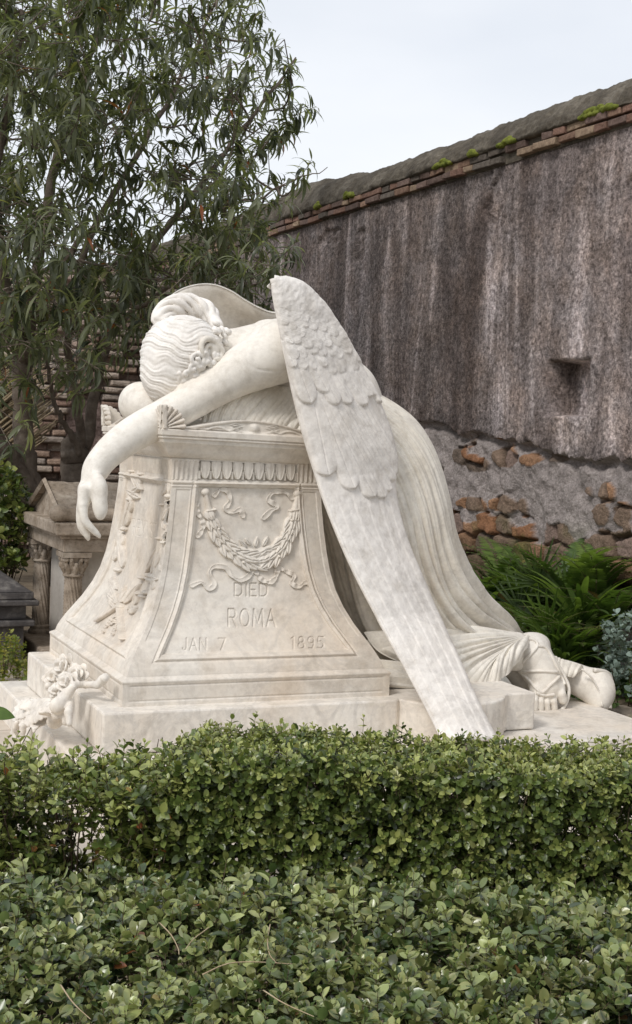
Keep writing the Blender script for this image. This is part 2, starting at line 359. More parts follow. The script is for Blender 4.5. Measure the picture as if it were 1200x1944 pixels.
def face_relief(which, u, z, W, px, py):
    """u distance along face 0..W at this height, returns H (stone) and R (applied ornament)"""
    ins = inset(z); d = np.minimum(u - ins, W - ins - u)       # distance from the arris
    H = np.zeros(u.shape); R = np.full(u.shape, -1.0)
    pw = .125
    zt, zb = .93, .205
    inside = np.minimum(np.minimum(d - pw, zt - z), (z - zb))
    H -= .014 * sst(0, .006, inside); H += .007 * np.exp(-((inside + .013) / .006) ** 2) * (z < .95) * (z > .17); H -= .005 * np.exp(-((inside + .026) / .004) ** 2) * (z < .95) * (z > .17)
    pil = np.minimum(np.minimum(d - .022, .092 - d), np.minimum(.915 - z, z - .26)); H -= .0035 * sst(0, .004, pil) * (pil > 0)
    # corner fillet at the arris foot and top necking
    H += .008 * np.exp(-((z - .945) / .007) ** 2) + .004 * np.exp(-((z - .928) / .004) ** 2) * (d < pw)
    # leaf-and-dart band
    bd = (z > .953) & (z < 1.046) & (d > pw - .005)
    n = 9 if which == 'f' else (26 if which == 'l' else 9)
    a0 = inset(1.0) + pw; fr = (u - a0) / (W - 2 * a0) * n; q = np.abs((fr % 1) - .5) * 2; zz = (1.043 - z) / .08
    if which == 'l':
        lob = (np.sin(fr * 2 * math.pi + zz * 2) * .009 - .004) * sst(0, .2, zz) * (zz < .9); H = np.where(bd, -.006 + lob + .01 * (1 - zz), H)
    else:
        tong = np.sqrt(np.clip(1 - zz ** 2.2, 0, 1)); ins1 = q < tong * .93; rim = q > tong * .93 - .2
        dart = (q > .8) & (zz > .55) & (zz < 1.02)
        hh = np.where(ins1, np.where(rim & (zz > .1), .012, .006 + .006 * (1 - q)), np.where(dart, .006, -.012)); hh = np.where((q > .86) & (zz < .45), -.02, hh); H = np.where(bd & (zz > -.03) & (zz < 1.05), hh, H)
    # fluted corner capital
    cp = (z > .957) & (z < 1.05) & (d <= pw - .005); fl = .012 * ((z - .955) / .09) ** 2.2 + .003 * np.cos(d / pw * 2 * math.pi * 5.5) * (z < 1.04); H = np.where(cp, fl + .002, H)
    if which == 'f':
        RB = dict(w=5.2, h=.010)
        for P in ([(409, 941), (420, 930), (434, 934), (438, 952), (430, 966), (444, 973), (458, 968), (463, 980)], [(556, 946), (541, 934), (520, 935), (512, 950), (528, 962), (515, 971), (502, 984)],
                  [(376, 955), (376, 972), (386, 990), (387, 1003), (377, 1018)], [(572, 952), (583, 975), (579, 995), (572, 1008), (582, 1018), (578, 1034)],
                  [(366, 1112), (384, 1106), (398, 1118), (408, 1108), (399, 1088), (409, 1076), (430, 1078), (440, 1093), (457, 1102), (472, 1095), (480, 1084)],
                  [(487, 1086), (497, 1100), (514, 1106), (526, 1095), (528, 1080)], [(533, 1079), (547, 1086), (560, 1093), (556, 1108), (569, 1114), (583, 1106), (592, 1112)]):
            ribbon_stamp(px, py, R, P, **RB)
        for s, bx, by, tx, ty in ((-1, 391, 934, 402, 985), (1, 566, 937, 560, 985)):
            rod_stamp(px, py, R, [(bx, by), (tx, ty)], 3.5, 8, .02); rod_stamp(px, py, R, [(tx - 8, ty - 15), (tx + 7, ty - 18)], 3, 3, .024); ball_stamp(px, py, R, bx, by, 8.5, .024, 1, False)
        GN = 19
        G = spline([(397, 976), (412, 1010), (434, 1040), (462, 1058), (490, 1064), (516, 1055), (538, 1035), (553, 1005), (561, 975)], GN)
        for i in range(GN):
            g = G[i]; t = G[min(i + 1, GN - 1)] - G[max(i - 1, 0)]; t = t / np.hypot(*t)
            if i > GN // 2: t = -t
            nn = np.array([-t[1], t[0]]); wdt = 7 + 9 * math.sin(i / (GN - 1) * math.pi)
            for s in (-1, 1, 0):
                j = ((i * 7 + s * 5) % 5 - 2) * .8; st = g + nn * s * wdt * .35 - t * 8; tp = g + t * (17 + 2 * j) + nn * s * (wdt * 1.2 + 2.5 * j)
                leaf_stamp(px, py, R, st[0], st[1], tp[0], tp[1], 7.2, .020 + .006 * ((i * 3 + s) % 3) / 2 + .008 * (s == 0))
            if i % 5 == 2: b = g + nn * (1 if i % 2 else -1) * wdt * .55; ball_stamp(px, py, R, b[0], b[1], 3.2, .034)
        for st, tp in (((470, 1040), (455, 1025)), ((478, 1036), (466, 1022)), ((486, 1040), (490, 1018)), ((500, 1038), (510, 1018)), ((480, 1050), (505, 1040))): leaf_stamp(px, py, R, *st, *tp, 4, .016)
        T = np.zeros(u.shape); engrave(px, py, T, 'DIED', 448, 1108, 511, 1109, 24, 2.1, .0075); engrave(px, py, T, 'ROMA', 436, 1157, 526, 1158, 33, 2.3, .008)
        engrave(px, py, T, 'JAN', 349, 1213, 395, 1213, 22, 1.9, .006); engrave(px, py, T, '7', 417, 1213, 430, 1213, 22, 1.9, .006); engrave(px, py, T, '1895', 556, 1210, 618, 1210, 22, 1.9, .006); H += T
    if which == 'l':
        sq = .55
        def lf(x0, y0, x1, y1, w=8, h=.024): leaf_stamp(px, py, R, x0, y0, x1, y1, w, h, sq)
        def bl(x, y, r=5, h=.035): ball_stamp(px, py, R, x, y, r, h, .8)
        for q in ((256, 925, 250, 895), (262, 925, 262, 892), (258, 915, 268, 930, 6), (243, 940, 264, 925, 9), (262, 945, 240, 930, 9), (244, 938, 248, 958), (240, 975, 250, 952, 7), (232, 1000, 246, 966, 10), (228, 1010, 232, 1035), (222, 1035, 226, 1005, 6), (230, 1078, 226, 1020, 13), (213, 1065, 222, 1035, 8),
                  (219, 1120, 212, 1095, 7), (222, 1148, 206, 1098, 7), (222, 1146, 202, 1125, 7), (225, 1145, 235, 1112, 6), (215, 1150, 205, 1140, 6), (226, 1144, 246, 1118, 7), (232, 1146, 265, 1108, 8), (250, 1150, 262, 1120, 7),
                  (316, 912, 308, 945, 8), (320, 905, 322, 938, 8), (318, 965, 308, 990, 7), (322, 965, 320, 1000, 9), (306, 985, 312, 1005, 6), (314, 1010, 306, 1028, 5), (318, 1010, 310, 1030, 5), (300, 1035, 276, 1088, 8), (305, 1036, 286, 1092, 9), (272, 1095, 300, 1100, 10), (285, 1120, 296, 1096, 9), (240, 1160, 258, 1152, 9), (246, 1165, 252, 1145, 9), (220, 1160, 202, 1128, 5), (300, 1070, 306, 1085, 5)): lf(*q)
        for q in ((268, 900, 4), (246, 948, 5), (234, 1004, 5), (222, 1081, 6), (319, 942, 6), (320, 954, 6), (308, 958, 4), (301, 1022, 4), (311, 1030, 5), (268, 1096, 5), (269, 1131, 5), (262, 1126, 4), (276, 1124, 5), (226, 1150, 6), (250, 895, 4)): bl(*q)
        rod_stamp(px, py, R, [(182, 1178), (222, 1152)], 3, 3.5, .03); rod_stamp(px, py, R, [(225, 1152), (230, 1212)], 3.5, 3.5, .03)
        for P in ([(222, 1165), (215, 1180), (206, 1185)], [(214, 1170), (198, 1190), (192, 1200)], [(222, 1175), (216, 1192), (210, 1205)]): ribbon_stamp(px, py, R, P, 2.5, .012)
        T = np.zeros(u.shape); engrave(px, py, T, 'REMI', 246, 985, 274, 990, 30, 1.4, .0022); engrave(px, py, T, 'STO', 279, 992, 301, 997, 30, 1.4, .0022); H += T
    return H, R
zs = np.concatenate([np.linspace(.125, .95, 420), np.linspace(.9505, 1.05, 60)])
corners = {'f': ((0, 0), (1, 0), (0, -1), PW, 520), 'l': ((0, PD), (0, -1), (-1, 0), PD, 520), 'b': ((PW, PD), (-1, 0), (0, 1), PW, 90), 'r': ((PW, 0), (0, 1), (1, 0), PD, 90)}
mb = MB(); gar = MB(); allV = []; allF = []; nb = 0
for wch, (o0, du, nn, W, n) in corners.items():
    zq = zs if n > 100 else zs[::4]
    f = np.linspace(0, 1, n)[None, :]; Z = np.repeat(zq[:, None], n, 1); ins = inset(Z); U = ins + f * (W - 2 * ins)
    P = np.stack([o0[0] + du[0] * U - nn[0] * ins, o0[1] + du[1] * U - nn[1] * ins, Z], -1)
    px, py = proj(P)
    if wch not in 'fl': px = px * 0 - 999
    H, R = face_relief(wch if wch in 'fl' else 'b', U, Z, W, px, py)
    edge = sst(0, .004, np.minimum(f * (W - 2 * ins), (1 - f) * (W - 2 * ins))); 
    capf = np.where(Z > .955, .012 * ((Z - .955) / .09) ** 2.2, 0)
    Hs = H * edge + capf * (1 - edge)
    Q = P + Hs[..., None] * np.array([nn[0], nn[1], 0.])
    # keep arris joined where the capital flares
    Q[..., 0] += (du[0] * (f < .5) * -1 + du[0] * (f >= .5)) * capf * (1 - edge); Q[..., 1] += (du[1] * (f < .5) * -1 + du[1] * (f >= .5)) * capf * (1 - edge)
    F_ = gridfaces(len(zq), n); allV.append(Q.reshape(-1, 3)); allF.append(F_ + nb); nb += Q.shape[0] * Q.shape[1]
    if wch in 'fl':
        Rv = np.where(R > 0, -.014 * edge + R * .92, -.014 - .004); QR = P + Rv[..., None] * np.array([nn[0], nn[1], 0.])
        ok = (R > 0).ravel(); fo = F_[ok[F_].any(1)]; us = np.unique(fo); mp_ = np.zeros(len(ok), int); mp_[us] = np.arange(len(us))
        g = mesh_obj('garland', QR.reshape(-1, 3)[us], mp_[fo], M['pedestal'], ped)
        g['label'] = 'raised laurel swing with fluttering ribbons and ball-headed torches' if wch == 'f' else 'raised wreath of leaves, flowers and berries tied over crossed stems'
mesh_obj('pedestal_body', np.concatenate(allV), np.concatenate(allF), M['pedestal'], ped)
# plinth with sunk panels
allV = []; allF = []; nb = 0
zp = np.linspace(0, .127, 40)
for wch, (o0, du, nn, W, n) in corners.items():
    f = np.linspace(0, 1, 160)[None, :]; Z = np.repeat(zp[:, None], 160, 1); ins = .022 * sst(.108, .124, Z) - .004 * np.exp(-((Z - .104) / .006) ** 2); U = ins + f * (W - 2 * ins)
    d = np.minimum(np.minimum(U, W - U) - .03, np.minimum(.092 - Z, Z - .018)); H = -.005 * sst(0, .003, d) + .0035 * sst(.006, .009, d)
    P = np.stack([o0[0] + du[0] * U - nn[0] * ins + nn[0] * H, o0[1] + du[1] * U - nn[1] * ins + nn[1] * H, Z], -1)
    allV.append(P.reshape(-1, 3)); allF.append(gridfaces(40, 160) + nb); nb += 40 * 160
mesh_obj('plinth', np.concatenate(allV), np.concatenate(allF), M['pedestal'], ped)
# cornice: moulding swept round the top, tipped very slightly like the real one
def tip(V): V = np.array(V); V[:, 2] -= .02 * (V[:, 0] - .2); return V
prof = [(.262, 1.048), (.262, 1.056), (.25, 1.058), (.240, 1.066), (.229, 1.078), (.217, 1.096), (.203, 1.112), (.193, 1.122), (.190, 1.132), (.190, 1.138), (.181, 1.140), (.181, 1.147), (.186, 1.150), (.176, 1.153), (.176, 1.178), (.182, 1.182), (.5, 1.184)]
prof = [(.262 - (.262 - a_) * .84 if a_ < .3 else a_, b_) for a_, b_ in prof]
V = []
for i_, z_ in prof:
    for a in range(4):
        for k in range(24):
            t = k / 24; x0, y0 = [(i_, i_), (PW - i_, i_), (PW - i_, PD - i_), (i_, PD - i_)][a]; x1, y1 = [(PW - i_, i_), (PW - i_, PD - i_), (i_, PD - i_), (i_, i_)][a]
            V.append((x0 + (x1 - x0) * t, y0 + (y1 - y0) * t, z_))
cor = mesh_obj('cornice', tip(V), gridfaces(len(prof), 96, True), M['pedestal'], ped, False); bevel(cor, .0025, 2)
# low pediments
def pediment(ax, name='pediment'):
    n = 90; s = np.linspace(0, 1, n); Lx = PW - 2 * .2; ln = Lx if ax == 'x' else PD - 2 * .2
    h = .052 * np.sin(np.clip((s - .1) / .8, 0, 1) * math.pi) ** 1.3 + .006
    m = 24; t = np.linspace(0, 1, m)[:, None]; Z = 1.182 + t * h[None, :]
    q = t * np.ones((m, n)); dd = np.abs(1 - t) * h[None, :]
    xx = (s[None, :] - .5) * ln; R = -.006 * sst(.006, .012, dd) * (h[None, :] > .018) * sst(0, .008, t * h[None, :])
    R = R + .014 * np.exp(-(np.hypot(xx, Z - 1.205) / .02) ** 4) + .006 * (np.abs(((np.hypot(np.abs(xx) - .09, (Z - 1.197) * 1.4)) * 180) % 2 - 1) > .5) * (np.hypot(np.abs(xx) - .09, Z - 1.197) < .03) + .005 * (np.abs(Z - 1.193 - .008 * np.sin(np.abs(xx) * 45)) < .004) * (np.abs(xx) > .12) * (np.abs(xx) < .26)
    U = .2 + s[None, :] * ln + 0 * t
    if ax == 'x': P = np.stack([U, .205 - R, Z], -1); Bk = np.stack([U[-1], np.full(n, .205 + .3), Z[-1]], -1)
    else: P = np.stack([.205 - R, PD - U, Z], -1); Bk = np.stack([np.full(n, .205 + .3), PD - U[-1], Z[-1]], -1)
    V = np.concatenate([P.reshape(-1, 3), Bk]); F_ = gridfaces(m + 1, n); mesh_obj(name, tip(V), F_, M['pedestal'], ped)
pediment('x'); pediment('y')
# shell acroteria on the four corners
def acro(cx, cy, sx, sy):
    S = SDF((cx - .13, cy - .13, 1.15), (cx + .13, cy + .13, 1.33), .0035); zb = 1.180 - .02 * (cx - .2)
    def fan(dx):
        def fn(X, Y, Z):
            a = (X - cx) * sx if dx else (Y - cy) * sy; b_ = (Y - cy) * sy if dx else (X - cx) * sx     # a along the side, inward; b depth inward
            a = a + .012 + 0 * Z; b_ = b_ + .012; z = Z - zb; r = np.sqrt((a / 1.12) ** 2 + z ** 2) + 1e-6; an = np.arctan2(z, a)
            g_ = np.abs(((an / 1.62 * 6.3) % 1) - .5) * 2; R = .098 + .008 * np.sin(an * 1.2) - .008 * g_ ** 4
            front = -b_ + .004 - (.010 * (1 - g_ ** 2) - .007 * (g_ > .72)) * sst(.012, .04, r) + .006 - .010 * sst(.06, .1, r)
            return np.maximum(np.maximum(r - R, front * .8), np.maximum(b_ - .024, np.maximum(-a - .004, -z))) + 0 * X * Y * Z
        return fn
    for dx in (True, False): S.op(fan(dx), (cx - .12, cy - .12, 1.16), (cx + .12, cy + .12, 1.31), .004)
    S.build('acroterion', M['pedestal'], ped, lambda V, F: relax(V, F, 1, .3))
for cx, cy, sx, sy in ((.2, .2, 1, 1), (.2, PD - .2, 1, -1), (PW - .2, .2, -1, 1), (PW - .2, PD - .2, -1, -1)): acro(cx, cy, sx, sy)
# ------------------------------------------------------------------ angel statue
ang = thing('angel_statue', 'white marble winged angel kneeling and weeping face down over the pedestal with one arm hanging', 'statue', (1.6, .7, 0))
def A3(*q): return [at(*p) for p in q]
B = SDF((-.25, -.02, .62), (1.55, 1.25, 1.86), .0075)
# torso, shoulders and neck
B.chain([at(505, 702, .70), at(560, 715, .70), at(640, 760, .70), at(690, 840, .70)], [.185, .2, .20, .17], k=.08)
B.ell(at(520, 735, .56), (.17, .13, .13), k=.07)
B.ell(at(470, 790, .55), (.14, .12, .07), k=.06)
B.cap(at(505, 672, .45), at(520, 655, .95), .115, .12, k=.09)
B.cap(at(470, 672, .62), at(392, 668, .55), .095, .085, k=.07)
B.cap(at(505, 640, .72), at(440, 655, .62), .06, .07, k=.06)
# near arm
B.chain([at(540, 668, .35), at(500, 684, .335), at(456, 705, .34), at(392, 746, .33), at(322, 786, .33), at(258, 821, .31), at(214, 853, .28), at(187, 882, .25), at(175, 908, .24)],
        [.121, .107, .090, .070, .067, .063, .051, .039, .033], k=.05, n=22)
B.ell(at(530, 660, .37), (.13, .13, .13), k=.06)

# hand: palm, four fingers, thumb
B.chain([at(176, 905, .235), at(167, 930, .215), at(160, 952, .2)], [.033, .034, .027], k=.03)
B.chain([at(160, 930, .17), at(157, 962, .165)], [.026, .024], k=.025); B.chain([at(162, 930, .235), at(158, 962, .24)], [.026, .022], k=.025)
fr = .0145
for P, s in (([(157, 958, .155), (160, 985, .148), (172, 1001, .146), (189, 1018, .148)], 1.05), ([(155, 958, .185), (156, 988, .183), (161, 1006, .184), (168, 1023, .186)], 1.05),
             ([(154, 956, .216), (152, 982, .219), (154, 1000, .221), (162, 1016, .222)], 1.0), ([(157, 955, .246), (153, 975, .253), (153, 991, .256), (160, 1003, .258)], .88)):
    B.chain([at(*p) for p in P], [fr * s * 1.25, fr * s * 1.1, fr * s, fr * s * .72], k=.009, n=9)
B.chain([at(184, 905, .165), at(190, 925, .15), at(190, 950, .142), at(191, 966, .14), at(191, 981, .14)], [.015, .021, .0165, .0155, .011], k=.035, n=9)
# far arm folded beneath the brow
B.chain([at(505, 650, 1.0), at(400, 745, .98), at(300, 770, .8), at(266, 766, .62), at(330, 775, .52)], [.11, .09, .085, .082, .06], k=.05, n=16)
# skull core and ear side of the face
hc = at(347, 676, .5)
B.ell(hc, (.165, .16, .155), k=.03)
B.ell(at(360, 715, .44), (.12, .11, .11), k=.05)
def crease(V, F):
    V = relax(V, F, 2, .5); N = vnormals(V, F); px, py = proj(V); vis = (N @ (CAM - np.array([.5, .5, 1.4])) > 0)
    d = np.zeros(len(V))
    for P, w, a in (([(455, 672), (470, 690), (488, 700), (520, 705), (545, 703)], 1.3, .0035), ([(500, 612), (490, 622), (484, 632)], 3, .005), ([(468, 600), (480, 612), (495, 622)], 3, .004),
                    ([(540, 735), (520, 745), (505, 740)], 5, .004), ([(150, 962), (156, 964), (166, 962)], 2, .002)):
        q, _ = seg_dist(px, py, spline(P, 20)); d -= a * np.exp(-(q / w) ** 2) * vis
    d += .0016 * (fbm(V[:, 0] * 9 + V[:, 2] * 5, V[:, 1] * 9 + V[:, 2] * 7, 3, 3) - .5)
    return V + N * d[:, None]
B.build('figure', M['skin'], ang, crease)

# hair: wavy combed cap with a rolled bun, curls round the ear
HS = SDF((-.02, .1, 1.2), (.8, 1.0, 1.82), .004)
VW = nrm(CAM - hc); HR = nrm(np.cross(VW, [0, 0, 1])) * -1
HR = RT; HU = nrm(np.cross(RT, FW)); HU = UPV
def strands(x, y, z):     # x right, y up, z toward viewer in head space
    yy = y + .22 * x - 1.1 * x * x; w = .013 * np.sin(x * 27 + y * 12) + .006 * np.sin(x * 58 - y * 21 + 1)
    p = (yy + w) * 185 + 1.6 * np.sin(yy * 37 + x * 6)
    return .0052 * (np.abs(np.sin(p)) ** .6) + .005 * (1 - np.abs(np.sin(p * .37 + 1 + x * 5))) - .003
HS.ell(hc, (.192, .186, .185), axes=(RT, UPV, FW), k=.02, disp=strands)
HS.ell(at(318, 712, .46), (.12, .125, .11), axes=(RT, UPV, FW), k=.04, disp=lambda x, y, z: strands(x - .07, y - .08, z))
# rolled bun
bp = [at(303, 612, .62), at(316, 590, .66), at(338, 580, .68), at(364, 580, .68), at(388, 590, .66), at(404, 604, .62), at(412, 618, .57)]
for j in range(6):
    o = np.array([0, 0, 0]) + RT * 0; ph = j * 2 * math.pi / 6; Q = spline(np.array(bp), 40); T = np.gradient(Q, axis=0); T /= np.linalg.norm(T, axis=1)[:, None]
    n1 = np.cross(T, FW); n1 /= np.linalg.norm(n1, axis=1)[:, None]; n2 = np.cross(T, n1); s = np.linspace(0, 1, 40); rr =   .037 * np.sin(np.clip(s * 1.05 + .08, 0, 1) * math.pi) ** .4 + .006
    W_ = Q + (np.cos(ph + s * 5)[:, None] * n1 + np.sin(ph + s * 5)[:, None] * n2) * rr[:, None]; HS.chain(W_, .0155 + .003 * np.sin(s * 25 + j), k=.003)
HS.chain(bp, .031, k=.004)
skull = lambda p: None
def surf(px, py, rad=.192, c=hc):   # point of the head surface along a sight line
    r = ray(px, py); r /= np.linalg.norm(r); oc = CAM - c; b_ = r @ oc; D_ = b_ * b_ - (oc @ oc - rad * rad)
    return CAM + r * (-b_ - math.sqrt(max(D_, 0)))
def curl(px, py, r, tube=.0088, turns=1.15, rad=.194):
    c = surf(px, py, rad); n = nrm(c - hc); a = nrm(np.cross(n, [0, 0, 1.0])); b_ = np.cross(n, a); t = np.linspace(0, turns * 2 * math.pi, 14); rr = r * 1.25 * (1 - .85 * t / t[-1]); ph = rng.uniform(0, 6)
    HS.chain(c + n * (.004 + .012 * (t / t[-1]))[:, None] + (np.cos(t + ph) * rr)[:, None] * a + (np.sin(t + ph) * rr)[:, None] * b_ * rng.uniform(.6, 1.0), tube, k=.005)
for q in ((372, 683, .026), (386, 672, .02), (366, 698, .024), (354, 708, .024), (349, 722, .022), (338, 732, .02), (378, 694, .02), (390, 686, .02), (402, 690, .02), (408, 676, .018), (416, 668, .018), (424, 640, .02), (418, 628, .02), (425, 652, .018), (410, 630, .02),
          (360, 724, .018), (326, 742, .02), (312, 750, .018), (302, 755, .016), (369, 712, .018), (408, 618, .018), (430, 632, .016)): curl(*q)
HS.build('hair', M['hair'], ang, lambda V, F: relax(V, F, 1, .2))
# ear
E_ = SDF(surf(396, 662, .18) - .09, surf(396, 662, .18) + .09, .0035)
rim = [surf(x, y, .207) for x, y in ((388, 676), (383, 664), (383, 652), (390, 644), (400, 644), (409, 650), (416, 660), (420, 670), (417, 679), (409, 682))]
E_.chain(rim, [.008, .009, .0105, .0115, .012, .0115, .011, .011, .012, .012], k=.008, n=30)
E_.chain([surf(x, y, .198) for x, y in ((392, 674), (391, 662), (397, 655), (405, 661), (408, 672))], .0075, k=.006, n=14)
E_.ell(surf(401, 664, .186), (.034, .034, .014), k=.01, axes=(RT, UPV, FW))
E_.build('ear', M['skin'], ang, lambda V, F: relax(V, F, 1, .4))

# bodice cloth falling from the chest: radiating folds
def patch(name, rows, n_u, n_v, fold, mat, thick=.02, smooth_n=0):
    """rows: list of (list of 3D points) lofted across; fold(s,t) displacement along the normal; closed with a back sheet"""
    R_ = [spline(np.array(r), n_u) for r in rows]; G = np.array(R_); G = spline(G.reshape(len(rows), -1), n_v).reshape(n_v, n_u, 3)
    s, t = np.meshgrid(np.linspace(0, 1, n_u), np.linspace(0, 1, n_v)); N = np.cross(np.gradient(G, axis=1), np.gradient(G, axis=0)); N /= np.linalg.norm(N, axis=2)[..., None] + 1e-9
    c = G.mean((0, 1)); 
    if (N.mean((0, 1)) @ (CAM - c)) < 0: N = -N
    rim_ = np.minimum(np.minimum(s, 1 - s) * n_u, np.minimum(t, 1 - t) * n_v); e = np.sqrt(np.clip(rim_ / 5, 0, 1))
    Fr = G + N * (fold(s, t) * sst(0, 1, rim_ / 5) + thick * .5 * e)[..., None]; Bk = G - N * (thick * .5 * e)[..., None]
    V = np.concatenate([Fr.reshape(-1, 3), Bk.reshape(-1, 3)]); q = gridfaces(n_v, n_u); m = n_v * n_u
    # orient
    a, b_, c_, d_ = [Fr.reshape(-1, 3)[q[len(q) // 2, k]] for k in range(4)]
    if np.cross(c_ - a, d_ - b_) @ N[n_v // 2, n_u // 2] < 0: q = q[:, ::-1]
    idx = np.arange(m).reshape(n_v, n_u); loop = np.concatenate([idx[0], idx[1:, -1], idx[-1, -2::-1], idx[-2:0:-1, 0]]); l2 = np.roll(loop, -1)
    side = np.stack([loop, l2, l2 + m, loop + m], 1)
    return mesh_obj(name, V, [q, q[:, ::-1] + m, side], mat, ang, True)
def folds(t, n, seed, sharp=.6, wob=0.0):
    r = np.random.default_rng(seed); ph = r.uniform(0, 6, 4)
    x = t * n + .9 * np.sin(t * 5 + ph[0]) + .5 * np.sin(t * 11 + ph[1]) + wob
    return np.abs(np.sin(x * math.pi)) ** sharp
patch('bodice', [A3((412, 742, .45), (470, 722, .4), (540, 735, .42), (600, 745, .45)), A3((398, 765, .43), (455, 752, .38), (530, 765, .38), (600, 790, .38)),
                 A3((385, 790, .41), (440, 788, .36), (510, 800, .34), (600, 812, .33)), A3((380, 806, .41), (440, 806, .36), (510, 812, .34), (600, 826, .34))], 160, 110,
      lambda s, t: .016 * folds(s + .25 * (t - .5) * (s + .2), 11, 3, .7) * (.3 + .7 * t) + .004 * folds(s + .1 * t, 27, 4), M['gown'], .03)

# ---- gown: loft along the back, over the hips, down and out over the calves
sp = np.array([  # X, Z, a (in plane), b (across), Y centre
 (1.02, 1.36, .17, .22, .70), (1.18, 1.27, .20, .25, .70), (1.32, 1.15, .24, .29, .70), (1.43, .98, .29, .33, .70), (1.50, .80, .315, .35, .70), (1.56, .60, .315, .35, .71), (1.64, .42, .29, .35, .73), (1.77, .26, .25, .34, .75), (1.95, .15, .17, .30, .77), (2.14, .10, .11, .24, .79), (2.28, .07, .075, .19, .81), (2.38, .04, .04, .12, .82)])
NG, MG = 330, 620
g = spline(sp, NG); cX, cZ, ga, gb, gY = g.T; T = np.stack([np.gradient(cX), np.gradient(cZ)], 1); T /= np.linalg.norm(T, axis=1)[:, None]; Nn = np.stack([-T[:, 1], T[:, 0]], 1)   # outward (up / +X side)
th = np.linspace(0, 2 * math.pi, MG, endpoint=False)[None, :]; tt = np.linspace(0, 1, NG)[:, None]
OUT = spline([(600, 660), (660, 700), (715, 737), (760, 764), (800, 799), (833, 858), (853, 930), (868, 1020), (888, 1088), (926, 1146), (978, 1188), (1012, 1203), (1040, 1225), (1070, 1262), (1100, 1300)], 120)
for _ in range(40):     # fit the in-plane radius so the back keeps the sculpted outline
    Px = np.stack([cX[:, None] + Nn[:, 0][:, None] * (ga[:, None] + .03) * np.cos(th), gY[:, None] - (gb[:, None] + .03) * np.sin(th), cZ[:, None] + Nn[:, 1][:, None] * (ga[:, None] + .03) * np.cos(th)], -1)[:, ::6]
    qx, qy = proj(Px); sd_ = np.full(qx.shape, -1e9); best = np.full(qx.shape, 1e9)
    for (x0, y0), (x1, y1) in zip(OUT[:-1], OUT[1:]):
        L_ = math.hypot(x1 - x0, y1 - y0); t_ = np.clip(((qx - x0) * (x1 - x0) + (qy - y0) * (y1 - y0)) / L_ ** 2, 0, 1); d_ = np.hypot(qx - x0 - t_ * (x1 - x0), qy - y0 - t_ * (y1 - y0)); sg = np.sign(-((x1 - x0) * (qy - y0) - (y1 - y0) * (qx - x0))); m_ = d_ < best; best = np.where(m_, d_, best); sd_ = np.where(m_, d_ * sg, sd_)
    ex_ = sd_.max(1); ga = ga - np.clip(ex_, -25, 25) / 400 * .6; ga = np.convolve(np.pad(ga, 4, mode='edge'), np.ones(9) / 9, 'valid'); ga = np.clip(ga, .03, .45)
    gb = np.minimum(gb, ga * 1.6 + .08)
thw = th + .05 * np.sin(tt * 6 + th * 2)
amp = (.012 + .045 * sst(.12, .55, tt) + .03 * sst(.45, .75, tt)) * (1 - .6 * sst(.85, 1, tt))
fq = (th / (2 * math.pi)); base_f = folds(fq, 34, 11, .45, .25 * np.sin(tt * 4 + th * 3) + .9 * np.sin(th) * 0)
big = np.sin(fq * 2 * math.pi * 15 + 1.5 * np.sin(th * 2 + tt * 3))
dsp = amp * (.6 * base_f + .34 * big * sst(.3, .65, tt)) + .005 * folds(fq, 85, 5, .7)
dx = Nn[:, 0][:, None] * (ga[:, None] + dsp) * np.cos(th); dz = Nn[:, 1][:, None] * (ga[:, None] + dsp) * np.cos(th); dy = -(gb[:, None] + dsp) * np.sin(th)
V = np.stack([cX[:, None] + dx, gY[:, None] + dy, np.maximum(cZ[:, None] + dz, np.where(cX[:, None] + dx > 1.99, -.178, .002))], -1).reshape(-1, 3)
V = np.concatenate([V, [[cX[0], .7, cZ[0]], [cX[-1], .67, cZ[-1]]]]); m_ = NG * MG; k = np.arange(MG)
q = gridfaces(NG, MG, True); t3 = np.concatenate([np.stack([np.full(MG, m_), k, (k + 1) % MG], 1), np.stack([np.full(MG, m_ + 1), m_ - MG + (k + 1) % MG, m_ - MG + k], 1)])
mesh_obj('gown', V, [q, t3], M['gown'], ang)
# skirt over the near calf: folds fanning from the heel
root = at(1004, 1206, .45)
ends = A3((690, 1200, .42), (720, 1238, .33), (790, 1270, .28), (850, 1296, .26), (905, 1303, .25), (935, 1299, .25), (966, 1268, .30), (985, 1232, .38))
mid = A3((850, 1192, .46), (862, 1215, .36), (885, 1240, .30), (905, 1256, .28), (932, 1262, .28), (948, 1258, .28), (975, 1240, .33), (992, 1222, .41))
rt = [root + (e_ - root) * .03 for e_ in ends]
def fan(s, t): return (.020 * folds(t, 8.5, 21, .8, .25 * np.sin(s * 3)) + .006 * folds(t, 19, 8, .8)) * sst(.02, .35, s) * (1 - .3 * s)
patch('skirt_over_calf', [[rt[i], mid[i], ends[i]] for i in range(8)], 160, 260, fan, M['gown'], .03)
S = SDF((1.25, .2, 0.0), (2.45, .9, .3), .012)
S.chain([(1.35, .5, .06), (1.7, .47, .11), (2.0, .47, .11), (2.25, .5, .07)], [.11, .12, .10, .09], k=.05)
S.build('calf_cloth', M['gown'], ang, lambda V, F: relax(V, F, 2))
# cloth pooled on the step behind the wing
patch('hem', [A3((690, 1262, .3), (760, 1268, .26), (850, 1285, .26), (900, 1300, .28)), A3((690, 1275, .22), (760, 1282, .2), (840, 1296, .2), (890, 1303, .24)), A3((690, 1292, .14), (760, 1300, .12), (830, 1306, .13), (880, 1308, .18))], 120, 90,
      lambda s, t: .014 * folds(t + .1 * s, 4.5, 2, .7), M['gown'], .05)

